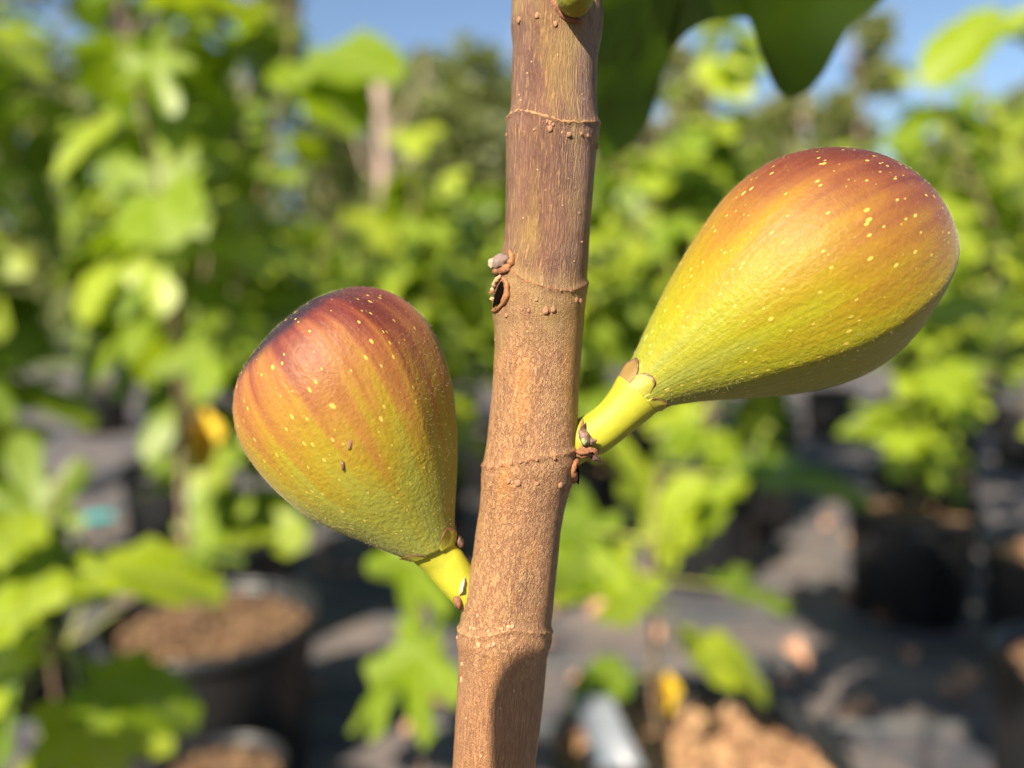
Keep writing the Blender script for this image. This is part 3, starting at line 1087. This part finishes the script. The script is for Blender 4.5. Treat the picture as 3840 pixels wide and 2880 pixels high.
bract(f1, rr, 0, 2.6, 1.9, 2.9, 0.00022, M['bract'], 3, 0.0003)
bract(f1, rr, 0, 8, 3.6, 5.4, 0.0003, M['bract_brown'], 4, 0.0004)

# left fig
LA = [(1541, 2100), (1453, 2066), (1352, 2023), (1242, 1976), (1140, 1917), (1046, 1839), (968, 1752), (913, 1666), (885, 1580), (882, 1494), (897, 1431), (928, 1376), (985, 1303), (1050, 1232)]
LB = [(1709, 2030), (1704, 1940), (1712, 1784), (1714, 1666), (1708, 1549), (1689, 1423), (1649, 1298), (1602, 1208), (1540, 1141), (1469, 1094), (1399, 1072), (1328, 1069), (1258, 1082), (1187, 1118), (1109, 1180), (1050, 1232)]
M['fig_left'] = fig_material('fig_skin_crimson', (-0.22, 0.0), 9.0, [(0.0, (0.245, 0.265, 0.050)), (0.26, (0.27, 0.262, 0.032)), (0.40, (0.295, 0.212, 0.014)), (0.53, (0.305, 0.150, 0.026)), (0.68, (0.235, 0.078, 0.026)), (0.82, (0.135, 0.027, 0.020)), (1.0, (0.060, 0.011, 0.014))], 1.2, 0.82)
f2 = empty('fig', Q(1690, 2180, 0), 'stubby green and yellow fig with crimson shoulder and two small brown scars', 'fig', 'ripening figs on the stem')
lr, lco = two_sided(LA, LB, 110, 120, lambda t: 0.0036 * t, 0.92, 6.0, 0.014, True, True, 0.2, 0.94)
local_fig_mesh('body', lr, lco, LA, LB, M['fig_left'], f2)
fuzz(f2, lr, 15000, 2)
TA = [(1540, 2094), (1556, 2110), (1603, 2150), (1656, 2213), (1706, 2266), (1755, 2310)]
TB = [(1712, 2026), (1712, 2042), (1735, 2070), (1752, 2097), (1768, 2122), (1800, 2170)]
tr_, tco = two_sided(TA, TB, 26, 48, None, 0.8, 8.0, 0.02, False)
attach(link('stalk', mesh('stalk', *ring_mesh(tr_)), None, M['stalk']), f2)
bract(f2, lr, 0, 3.0, 0.1, 1.4, 0.00022, M['bract'], 5, 0.0002)
bract(f2, lr, 0, 4.2, 2.0, 3.0, 0.0002, M['bract'], 6, 0.0001)
bract(f2, lr, 0, 8, 3.6, 5.6, 0.0003, M['bract_brown'], 7, 0.0004)
blob('bract', 1722, 2034, 0.0003, 16, 26, 22, M['bud'], f2, 0.2, 31, 0.3)


def skin_mark(root, px, py, rx, ry, m, seed, rings):
    best = None
    for i in range(0, len(rings)):
        for p in rings[i]:
            d = p - CPOS
            dep = d.dot(FW)
            ix = 1920 + d.dot(RT) / dep * FPX
            iy = 1440 - d.dot(UP) / dep * FPX
            e = (ix - px) ** 2 + (iy - py) ** 2
            if dep < D0 and (best is None or e < best[0]):
                best = (e, p, i)
    p = best[1]
    nrm = (p - sum(rings[best[2]], Vector()) / len(rings[0])).normalized()
    me = lumpy('skin_scar', seed, 2, 0.6)
    me.materials.append(m)
    o = bpy.data.objects.new('skin_scar', me)
    COL.objects.link(o)
    o.parent = root
    o.matrix_basis = Matrix.Translation(-root.location) @ frame(p, UP, nrm, (rx * S0, ry * S0, 3 * S0))


skin_mark(f2, 1308, 1667, 9, 20, M['cork'], 3, lr)
skin_mark(f2, 1290, 1735, 7, 26, M['scar'], 4, lr)
skin_mark(f2, 1290, 1728, 4, 7, M['latex'], 6, lr)

# little green fig at the top of the frame
YA = [(2080, 40), (2075, -5), (2090, -60), (2125, -105), (2158, -120)]
M['fig_young'] = fig_material('fig_skin_green', (0.0, 0.0), 5.0, [(0.0, (0.180, 0.192, 0.0180)), (0.5, (0.204, 0.204, 0.0200)), (1.4, (0.180, 0.168, 0.0200))], 0.3, None, 1.0, 0.0)
f3 = empty('fig', Q(2155, 0, -0.006), 'tiny green round figlet tucked against the bark above the top ring', 'fig', 'ripening figs on the stem')
bm = bmesh.new()
bmesh.ops.create_uvsphere(bm, u_segments=64, v_segments=40, radius=1)
me = bpy.data.meshes.new('body')
co3 = []
for vv in bm.verts:
    x, y, z = vv.co
    a = math.atan2(y, x)
    co3 += [math.cos(a), math.sin(a), (z + 1) / 2]
    vv.co *= 1 + 0.03 * noise.noise(vv.co * 1.7)
bm.to_mesh(me); bm.free()
at = me.attributes.new('fig_co', 'FLOAT_VECTOR', 'POINT'); at.data.foreach_set('vector', co3)
me.transform(Matrix((RT, UP, -FW)).transposed().to_4x4() @ Matrix.Diagonal((70 * S0, 82 * S0, 84 * S0, 1)))
o = link('body', me, None, M['fig_young'])
o.parent = f3
cy = Q(2140, 78, -0.0098)
o.location = cy - f3.location
blob('stalk', 2146, 60, -0.0068, 60, 50, 50, M['stalk'], f3, 0, 41, 0.1)
arc_ridge('bract', [(2060, 30, -160), (2066, 85, -164), (2086, 122, -166), (2118, 150, -168), (2165, 160, -165)], 14, 0.0, M['scar'], f3, 42)

# ------------------------------------------------------------------ the telephone that takes the picture
def rounded(w, h, r, n=10):
    out = []
    for cx, cy, a0 in ((w - r, h - r, 0), (r, h - r, 90), (r, r, 180), (w - r, r, 270)):
        for i in range(n + 1):
            a = R(a0 + 90 * i / n)
            out.append((cx + r * math.cos(a), cy + r * math.sin(a)))
    return out


hit = stem_pt(*stem_at(1835, 2395))
tt = ((hit - CPOS).dot(FW) + 0.006) / -SUN.dot(FW)
cor = hit + SUN * tt - CPOS                 # upper left corner of the shell in the lens frame
cx0, cz1 = cor.dot(RT), cor.dot(UP)
phone = empty('smartphone', CPOS - FW * 0.010, 'dark smartphone held up in front of the stem', 'phone')
def slab(name, w, h, r, x0, z0, y0, y1, m):
    o2 = rounded(w, h, r)
    n = len(o2)
    rings = [[CPOS + RT * (x0 + a) + UP * (z0 + b) - FW * d for a, b in o2] for d in (y0, y1)]
    return attach(link(name, mesh(name, *ring_mesh(rings)), None, m, False), phone)
pm = simple('phone_shell', (0.03, 0.03, 0.035), 0.35, 0.1, 20)
slab('shell', 0.150, 0.072, 0.0115, cx0, cz1 - 0.072, 0.006, 0.0138, pm)
slab('screen', 0.144, 0.066, 0.0095, cx0 + 0.003, cz1 - 0.069, 0.0139, 0.0143, simple('phone_glass', (0.02, 0.02, 0.02), 0.1, 0.1, 5))
slab('lens_ring', 0.012, 0.012, 0.0058, -0.006, -0.006, 0.0045, 0.0059, pm)

# ------------------------------------------------------------------ leaves of the same tree
def outline_leaf(root, pts, cen, d, dfun, m, veins=()):
    n = len(pts)
    rings_n = 6
    v = [P(cen[0], cen[1], d + dfun(*cen))]
    for k in range(1, rings_n + 1):
        s = k / rings_n
        for x, y in pts:
            xx, yy = cen[0] + (x - cen[0]) * s, cen[1] + (y - cen[1]) * s
            v.append(P(xx, yy, d + dfun(xx, yy)))
    f = [(0, 1 + j, 1 + (j + 1) % n) for j in range(n)]
    for k in range(rings_n - 1):
        for j in range(n):
            a, b = 1 + k * n + j, 1 + k * n + (j + 1) % n
            f.append((a, a + n, b + n, b))
    me = mesh('leaf', v, f)
    at = me.attributes.new('vein', 'FLOAT', 'POINT'); at.data.foreach_set('value', [0.0] * len(v))
    o = link('leaf', me, None, m)
    attach(o, root)
    for ve in veins:
        v2, f2_ = tube([P(x, y, d + dfun(x, y) - 0.0006) for x, y in ve], [0.0016 - 0.0010 * i / len(ve) for i in range(len(ve))], 6)
        q = link('vein', mesh('vein', v2, f2_), None, M['petiole'])
        q.parent = o
        q.matrix_parent_inverse = Matrix.Translation(-Vector(root.location))
    return o


DL = [(2120, -700), (2160, -250), (2190, 100), (2205, 400), (2245, 590), (2330, 575), (2430, 470), (2478, 300), (2540, 160), (2640, 85), (2740, 68), (2800, 62), (2826, 118), (2862, 230), (2905, 330), (2955, 372), (3022, 350), (3090, 275), (3150, 160), (3200, 85), (3275, 30), (3420, -120), (3520, -450), (3350, -900), (2980, -1150), (2700, -1050), (2400, -1100)]
DLs = [tuple(p) for p in resample(DL + [DL[0]], 120, False)][:-1]
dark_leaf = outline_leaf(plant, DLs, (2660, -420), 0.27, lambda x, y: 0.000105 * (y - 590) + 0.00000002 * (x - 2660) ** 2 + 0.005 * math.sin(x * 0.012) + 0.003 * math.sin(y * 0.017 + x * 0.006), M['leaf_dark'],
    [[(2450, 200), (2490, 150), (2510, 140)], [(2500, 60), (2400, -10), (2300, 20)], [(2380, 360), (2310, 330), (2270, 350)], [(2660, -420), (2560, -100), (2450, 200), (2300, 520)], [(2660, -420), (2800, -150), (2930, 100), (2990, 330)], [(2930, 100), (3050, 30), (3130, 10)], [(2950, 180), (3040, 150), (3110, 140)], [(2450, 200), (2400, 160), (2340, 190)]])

topc = Q(2190, -9000, 0.081)
rg = random.Random(77)
# canopy above the frame, growing from the stem's upper part
for i in range(7):
    y = -6400 - i * 330
    a0 = rg.uniform(0.1, 3.0) + math.pi      # away from the lens and to both sides
    s = stem_pt(y, a0)
    out = Vector((math.cos(a0) * 1.2, abs(math.sin(a0)) * 1.0 + 0.35, 0)).normalized()
    pl = rg.uniform(0.06, 0.11)
    b = s + out * pl + Vector((0, 0, pl * 0.4))
    add_leaf(plant, s, b, out + Vector((0, 0, rg.uniform(-0.5, 0.2))), Vector((0, 0, 1)) + SUN * 0.8, rg.uniform(0.13, 0.19), rg.choice(LEAVES), True, rg)
tops = Q(2190, -8900, 0.081)
for k, e in enumerate(((-0.12, 0.50, 1.72), (0.22, 0.55, 1.80), (0.08, 0.72, 1.62), (0.30, 0.40, 1.55))):  # unseen shoots added to throw shade on the ground beyond
    ax = bent(tops, e, 8, 0.03, rg)
    v, f = tube(ax, [0.0048 - 0.0004 * i for i in range(8)], 8)
    attach(link('branch', mesh('branch', v, f), None, M['twig']), plant)
    for i in range(15):
        q = rg.uniform(1.5, 6.99)
        j = int(q)
        p = ax[j].lerp(ax[j + 1], q - j)
        a = i * 2.4 + k
        out = Vector((math.cos(a), math.sin(a), 0))
        add_leaf(plant, p, p + out * 0.07 + Vector((0, 0, 0.03)), out + Vector((0, 0, rg.uniform(-0.4, 0.2))), Vector((0, 0, 1)) + SUN * 0.8, rg.uniform(0.14, 0.20), rg.choice(LEAVES), True, rg)
s = stem_pt(-1900, math.pi * 1.4)
pe = P(2660, -420, 0.27 - 0.106)
v, f = tube([s, s.lerp(pe, 0.5) + Vector((0, 0, 0.015)), pe], [0.0022, 0.0019, 0.0017], 8)
q = link('petiole', mesh('petiole', v, f), None, M['petiole']); q.parent = dark_leaf
q.matrix_parent_inverse = Matrix.Translation(-Vector(plant.location))

# ------------------------------------------------------------------ potted plants behind
def gp(px, py, z):
    """where the sight line through a photograph place meets the level z"""
    d = FW + RT * ((px - 1920) / FPX) + UP * ((1440 - py) / FPX)
    t = (z - CAM_H) / d.z
    p = CPOS + d * t
    return p.x, p.y


pot(base.x, base.y - 0.02, 0.42, 'black nursery pot at the foot of the fruiting fig stem', None, True)

def placed(root, axis_pt, items, rg):
    for px, py, d, size, ang, tilt in items:
        b = P(px, py, d)
        # blade points to ang (degrees clockwise from right in the picture), tilt turns it away
        dr = RT * math.cos(R(ang)) - UP * math.sin(R(ang)) + FW * 0.25 * rg.uniform(-1, 1)
        nrm = Vector((0, 0, 1)) * tilt + SUN * 0.6 + Vector((rg.uniform(-.2, .2), 0, 0))
        ap = min(axis_pt, key=lambda q: (q - b).length)
        add_leaf(root, ap, b, dr, nrm, size, rg.choice([LEAVES[0], LEAVES[3], LEAVES[4]]), True, rg)


rg = random.Random(3)
# pot with brown mulch behind the left fig
xa, ya = gp(790, 2310, 0.33)
pot(xa, ya, 0.42, 'wide black pot of brown mulch with thin trunk, beside leafy sapling', None, 2, 0.9)
tA, axA = fig_tree(xa - 0.02, ya, 1.75, 46, 31, 'slender fig tree with a yellow leaf rising from wide mulch pot', None, 0.16, 0.55, 0.42, True, 0.29, 4, (-0.12, 0.15))
pY = P(748, 1570, 1.25)
add_leaf(tA, min(axA[0], key=lambda q: (q - pY).length), pY, (0.02, -0.1, -1), (0.6, -1, 0.2), 0.085, YELLOW, True, rg)
# sapling close by on the left
xl, yl = gp(330, 2900, 0.10)
tL, axL = fig_tree(-0.56, 0.98, 0.74, 0, 8, 'low leafy fig sapling in front of the wide mulch pot', None, 0.15, 0.3, 0.2, True, 0.12, 0, (0.0, -0.05), 0.006)
placed(tL, axL[0] + [P(250, 2420, 0.85)], [(330, 2140, 0.86, 0.125, -4, 3.0), (200, 2170, 0.9, 0.12, 200, 1.2), (330, 2080, 0.95, 0.10, 110, 1.5), (720, 2090, 0.9, 0.05, -5, 2.5), (130, 2450, 0.75, 0.10, 150, 0.5), (340, 2560, 0.78, 0.095, 10, 0.9), (300, 2660, 0.78, 0.13, 75, 0.2), (120, 2300, 0.7, 0.11, 175, 1.2), (60, 2050, 0.85, 0.13, 185, 1.2), (150, 1980, 0.95, 0.12, 250, 1.0), (40, 2640, 0.7, 0.10, 110, 0.8)], rg)
pot(-0.56, 0.98, 0.20, 'small black pot holding the low leafy sapling', None, False)
xb, yb = gp(830, 2870, 0.19)
pot(xb, yb, 0.21, 'small empty-looking black pot in front of the wide mulch pot', None, False)
# pot with tan bark chips, lower right
xc, yc = gp(2610, 2820, 0.34)
pot(xc, yc, 0.40, 'black pot of bright tan bark chips holding a low branching fig', None, True, 1.0)
tC, axC = fig_tree(xc - 0.05, yc + 0.03, 0.72, 0, 14, 'low fig plant with lime leaves growing in tan bark chips', None, 0.14, 0.3, 0.2, True, 0.26, 0, (0.0, 0.02), 0.006)
placed(tC, axC[0], [(2230, 2130, 1.0, 0.10, 200, 2.0), (2440, 2240, 0.95, 0.13, 185, 2.2), (2330, 2090, 1.1, 0.11, 170, 1.8), (2720, 2200, 1.05, 0.10, 5, 2.2), (2640, 2440, 1.0, 0.09, 20, 1.8), (2560, 2400, 1.0, 0.08, 30, 2.0), (2330, 2520, 1.05, 0.07, 160, 1.6), (2480, 2050, 1.15, 0.12, 290, 1.0), (2600, 1980, 1.2, 0.12, 300, 1.0), (2450, 1900, 1.2, 0.12, 250, 1.0), (2860, 1800, 1.05, 0.155, 6, 2.2), (2250, 2000, 1.1, 0.12, 210, 1.0)], rg)
pYc = P(2490, 2540, 1.0)
add_leaf(tC, min(axC[0], key=lambda q: (q - pYc).length), pYc, (0.0, -0.3, -1), (0, -1, 0.4), 0.045, YELLOW, True, rg)
# sprig just behind the stem
tS, axS = fig_tree(-0.10, 0.80, 0.80, 0, 19, 'small fig seedling with three pale leaves just behind the stubby fig', None, 0.12, 0.3, 0.1, True, 0.14, 0, (0, 0), 0.004)
placed(tS, axS[0], [(1560, 2060, 0.72, 0.085, 100, 0.6), (1590, 2390, 0.72, 0.095, 95, 0.9), (1500, 2560, 0.74, 0.075, 140, 0.5), (1650, 2200, 0.8, 0.06, 40, 0.6)], rg)
pot(-0.10, 0.80, 0.21, 'small black pot under the pale seedling', None, False)
# right edge pot and its neighbour
xd, yd = gp(4040, 2070, 0.33)
pot(xd, yd, 0.42, 'black pot of sunlit mulch next to the open weed mat strip', None, True, 0.9)
fig_tree(xd, yd, 1.7, 34, 41, 'tall fig tree in the pot beside the open weed mat strip', None, 0.16, 0.4, 0.4, True, 0.25, 4, (-0.05, 0.0))
xe, ye = gp(3420, 1900, 0.33)
pot(xe, ye, 0.38, 'sun-bleached black pot across the weed mat strip, next in the row', None, False)
fig_tree(xe, ye, 1.35, 40, 43, 'bushy fig tree rising behind the round end of the large fig', None, 0.15, 0.3, 0.4, True, 0.25, 4)

# unseen row added behind the camera to hold back sky light
for i, x in enumerate((-2.3, -1.6, -0.95, 1.0, 1.65, 2.3)):
    pot(x, -1.45 + 0.1 * math.sin(i * 3), 0.38, 'black pot in the unseen row added behind the camera', 'added black pots behind the camera', False, 1.0, i)
    fig_tree(x, -1.45 + 0.1 * math.sin(i * 3), 1.75, 70, 70 + i, 'dense fig tree in the unseen row added to block sky light', 'added fig trees behind the camera', 0.17, 0.1, 0.42, False, 0.27, 4)
# tall shoot leaning in over the weed mat strip
tT, axT = fig_tree(1.05, 1.30, 1.62, 0, 61, 'tall thin fig shoot whose leaves hang against the sky', None, 0.15, 0.5, 0.2, True, 0.25, 0, (-0.1, -0.05), 0.006)
placed(tT, axT[0], [(3760, 60, 1.2, 0.13, 150, 0.6), (3800, 140, 1.2, 0.12, 30, 0.5), (3700, 500, 1.25, 0.12, 200, 0.8), (3780, 560, 1.25, 0.13, 60, 0.8), (3720, 900, 1.3, 0.13, 20, 0.8), (3740, 1350, 1.3, 0.10, 200, 0.8), (3850, 1150, 1.2, 0.13, 190, 1.2)], rg)
pot(1.05, 1.30, 0.36, 'black pot at the foot of the tall thin shoot', None, False)

# rows of potted figs beyond
G1 = 'potted fig trees in the rows beyond'
LB1 = 'potted fig tree in the blurred rows behind the figs'
G2 = 'black pots in the rows beyond'
LB2 = 'black nursery pot in the blurred rows under the fig trees'
rows = [(-1.25, 1.75, 2.0, 85), (-0.78, 2.05, 1.28, 60), (-1.85, 2.35, 2.2, 85), (-1.3, 2.9, 1.95, 80), (-0.35, 2.75, 1.42, 60), (0.25, 2.95, 1.32, 60), (0.66, 2.60, 1.80, 50), (1.0, 3.2, 1.40, 60), (1.55, 2.85, 1.55, 60), (2.0, 2.4, 1.75, 60), (-2.6, 3.3, 2.3, 80), (-0.9, 3.7, 1.35, 60), (-0.1, 3.9, 1.5, 60), (0.6, 4.1, 1.5, 60), (1.4, 4.2, 1.65, 60), (2.2, 3.9, 1.85, 60), (3.0, 4.4, 1.9, 60), (-1.9, 4.6, 2.1, 70), (-1.2, 5.2, 1.5, 60), (-0.4, 5.3, 1.7, 60), (0.4, 5.6, 1.7, 60), (1.3, 5.7, 1.8, 60), (2.3, 5.5, 1.9, 60), (3.5, 5.8, 2.0, 60), (-3.0, 5.6, 2.3, 70), (-3.9, 5.0, 2.3, 60)]
for i, (x, y, h, n) in enumerate(rows):
    n = int(n * (1.35 if x > -0.5 else 1.05))
    h = h * 1.06 if x > -0.5 else h
    row = 'front' if y < 2.6 else 'second' if y < 3.5 else 'third' if y < 4.8 else 'rearmost'
    side = 'behind the wide mulch pot' if x < -0.5 else 'beyond the tan bark chip pot'
    pot(x, y, 0.38, 'black nursery pot in the %s row %s' % (row, side), G2, False, 1.0, i)
    fig_tree(x, y, h, n, 100 + i, 'leafy potted fig tree in the %s row %s' % (row, side), G1, 0.175, 0.06, 0.42, y < 3, 0.25, 5)

# ------------------------------------------------------------------ fallen leaves on the weed mat
_v = []
dl = leaf_mesh('dry_leaf', 15, 1, 0.5, 0.9)
dl.materials.append(M['dry_leaf'])
rg = random.Random(9)
spots = [gp(3260, 2690, 0.01), gp(3640, 2540, 0.01)]
for i in range(90):
    spots.append((rg.uniform(0.2, 2.2), rg.uniform(1.6, 3.4)) if i < 55 else (rg.uniform(-1.6, 0.4), rg.uniform(1.5, 3.5)))
for x, y in spots:
    o = bpy.data.objects.new('fallen_leaf', dl)
    COL.objects.link(o)
    s = rg.uniform(0.03, 0.07)
    a = rg.uniform(0, 6.28)
    o.matrix_basis = frame(Vector((x, y, 0.006 + s * 0.32)), (math.cos(a), math.sin(a), 0), (0, 0, 1), s)
    tag(o, 'dry brown leaf lying on the dark weed mat', 'leaf', 'fallen leaves on the weed mat')

# ------------------------------------------------------------------ woodland behind
def far_leaf_crown(seed, cx, cz, blobs, n, size):
    rg = random.Random(seed)
    v, f = [], []
    for _ in range(n):
        bx, by, bz, br = rg.choice(blobs)
        # clumps: shell-weighted with small sub clusters
        d = Vector((rg.gauss(0, 1), rg.gauss(0, 1), rg.gauss(0, 1))).normalized() * br * rg.uniform(0.35, 1.05)
        k = noise.noise(d * (1.4 / br) * 1.3 + Vector((bx * 3, by, bz * 2)))
        if k < -0.05 and rg.random() < 0.9: continue
        p = Vector((bx, by, bz)) + d
        s = size * rg.uniform(0.6, 1.3)
        u = Vector((rg.gauss(0, 1), rg.gauss(0, 1), rg.gauss(0, 0.7))).normalized()
        w = u.cross(Vector((rg.gauss(0, 1), rg.gauss(0, 1), rg.gauss(0, 1)))).normalized()
        b0 = len(v)
        v += [p - u * s, p + w * s * 0.45, p + u * s, p - w * s * 0.45]
        f.append((b0, b0 + 1, b0 + 2, b0 + 3))
    me = mesh('crown', v, f)
    at = me.attributes.new('vein', 'FLOAT', 'POINT'); at.data.foreach_set('value', [0.0] * len(v))
    return me


def wood_tree(px, dist, top_py, width_px, seed, label, n=2600, low=0.25, trunk_bare=False, size=0.20):
    rg = random.Random(seed)
    x = (px - 1920) / FPX * dist
    H = CAM_H + (1440 - top_py) / FPX * dist - math.tan(PITCH) * dist
    W = width_px / FPX * dist
    root = empty('woodland_tree', (x, dist, 0), label, 'tree', 'trees of the wood behind the nursery')
    pts = bent((x, dist, 0), (x + rg.uniform(-.3, .3), dist, H * 0.93), 8, 0.15, rg)
    v, f = tube(pts, [0.012 * H * (1 - 0.8 * i / 7) for i in range(8)], 8)
    attach(link('trunk', mesh('trunk', v, f), None, M['trunk_far']), root)
    blobs = []
    for k in range(15):
        z = H * (low + (0.92 - low) * (k + 0.5) / 15)
        rad = W * 0.5 * rg.uniform(0.5, 1.0) * (1 - 0.5 * abs((k - 5) / 10))
        a = rg.uniform(0, 6.28)
        bx, by = x + math.cos(a) * W * 0.22, dist + math.sin(a) * W * 0.2
        blobs.append((bx, by, z, max(0.4, rad * 0.62)))
        lim = [pts[min(7, int(z / H * 7))], Vector((bx, by, z))]
        v, f = tube([lim[0], lim[0].lerp(lim[1], .5) + Vector((0, 0, .1)), lim[1]], [0.006 * H, 0.004 * H, 0.002 * H], 6)
        attach(link('limb', mesh('limb', v, f), None, M['trunk_far']), root)
    me = far_leaf_crown(seed, x, H, blobs, int(n * 3.6), size)
    o = link('crown', me, None, M['leaf_far'], False)
    attach(o, root)
    o['kind'] = 'stuff'
    return root


wl = 'leafy woodland tree standing behind the rows of potted figs'
for i, (px, d, top, w, n, low) in enumerate([
        (-200, 15, -500, 1300, 1500, 0.1), (520, 17, -350, 900, 1100, 0.1), (930, 20, -200, 700, 1500, 0.12), (1640, 18, 150, 820, 2800, 0.08),
        (1250, 24, 330, 1000, 2600, 0.05), (1960, 22, 60, 800, 2600, 0.1), (2420, 19, 150, 760, 2600, 0.1), (2980, 21, 300, 700, 2400, 0.05),
        (3180, 19, -120, 420, 1300, 0.05), (3300, 26, 480, 800, 2400, 0.05), (3850, 18, 250, 700, 2400, 0.05), (3600, 24, 560, 800, 2400, 0.05), (4500, 16, -200, 900, 2400, 0.1),
        (700, 28, 250, 1100, 2400, 0.0), (1500, 30, 420, 1100, 2400, 0.0), (2100, 30, 420, 1100, 2400, 0.0), (2700, 30, 440, 1100, 2400, 0.0), (100, 28, 200, 1100, 2400, 0.0), (2620, 17, 420, 700, 2200, 0.0)]):
    wood_tree(px, d, top, w, 300 + i, ('tall ' if top < 0 else 'low ' if top > 400 else '') + wl, n, low)
# pale bare trunk
xt, dt = (1440 - 1920) / FPX * 13, 13
bt = empty('dead_tree', (xt, dt, 0), 'pale leafless dead trunk standing in front of the wood', 'tree')
pts = bent((xt, dt, 0), (xt, dt, 0.95 + (1140 - 330) / FPX * 13), 9, 0.06, random.Random(2))
v, f = tube(pts, [0.17 - 0.008 * i for i in range(9)], 10)
attach(link('trunk', mesh('trunk', v, f), None, M['trunk_far']), bt)
for a, z in ((0.5, 2.6), (2.4, 2.9), (-0.3, 3.6)):
    p0 = Vector((xt, dt, z))
    v, f = tube([p0, p0 + Vector((math.cos(a) * 0.35, 0, 0.3)), p0 + Vector((math.cos(a) * 0.6, 0.1, 0.9))], [0.05, 0.035, 0.015], 8)
    attach(link('limb', mesh('limb', v, f), None, M['trunk_far']), bt)

# scrub under the wood
rg = random.Random(71)
blobs = [(-14 + i * 0.9, 13.5 + rg.uniform(-.8, 2.5), rg.uniform(0.5, 1.7), rg.uniform(0.7, 1.2)) for i in range(34)]
o = link('undergrowth', far_leaf_crown(70, 0, 0, blobs, 12000, 0.2), None, M['leaf_far'], False)
tag(o, 'continuous green scrub at the foot of the wood', 'undergrowth', None, 'stuff')

# teal strip and grey sleeve
def strip(name, a, b, w, bow, m, label, cat, th=0.002, side=None):
    a, b = Vector(a), Vector(b)
    t = (b - a).normalized()
    sd = (Vector(side) if side else Vector((0, 0, 1)).cross(t)).normalized()
    nn = t.cross(sd)
    v, f = [], []
    n, q = 12, 9
    for s_ in (0, 1):
        for i in range(n):
            u = i / (n - 1)
            for k in range(q):
                c = k / (q - 1) - 0.5
                arc = math.pi * 0.75 * c
                v.append(a.lerp(b, u) + sd * math.sin(arc) * w * 0.5 * (1 - 0.25 * u) + nn * (math.cos(arc) * w * 0.35 + bow * math.sin(math.pi * u) + s_ * th))
    for i in range(n - 1):
        for k in range(q - 1):
            p = i * q + k
            f.append((p, p + 1, p + 1 + q, p + q))
            p += n * q
            f.append((p, p + q, p + 1 + q, p + 1))
    edge = [k for k in range(q)] + [i * q + q - 1 for i in range(1, n)] + [(n - 1) * q + k for k in range(q - 2, -1, -1)] + [i * q for i in range(n - 2, 0, -1)]
    for i in range(len(edge)):
        p, r_ = edge[i], edge[(i + 1) % len(edge)]
        f.append((p, r_, r_ + n * q, p + n * q))
    o = link(name, mesh(name, v, f), None, m)
    return tag(o, label, cat)


gx, gy = gp(265, 1985, 0.03)
hx, hy = gp(430, 1950, 0.05)
strip('plastic_strip', (gx, gy, 0.03), (hx, hy, 0.05), 0.10, 0.01, M['teal'], 'teal plastic strip lying among the pots behind the sapling', 'strip')
strip('plastic_sleeve', P(2330, 2890, 0.90), P(2225, 2610, 0.93), 0.065, 0.006, M['grey_plastic'], 'pale grey curved plastic sleeve leaning in the tan bark chips', 'sleeve', 0.002, RT)
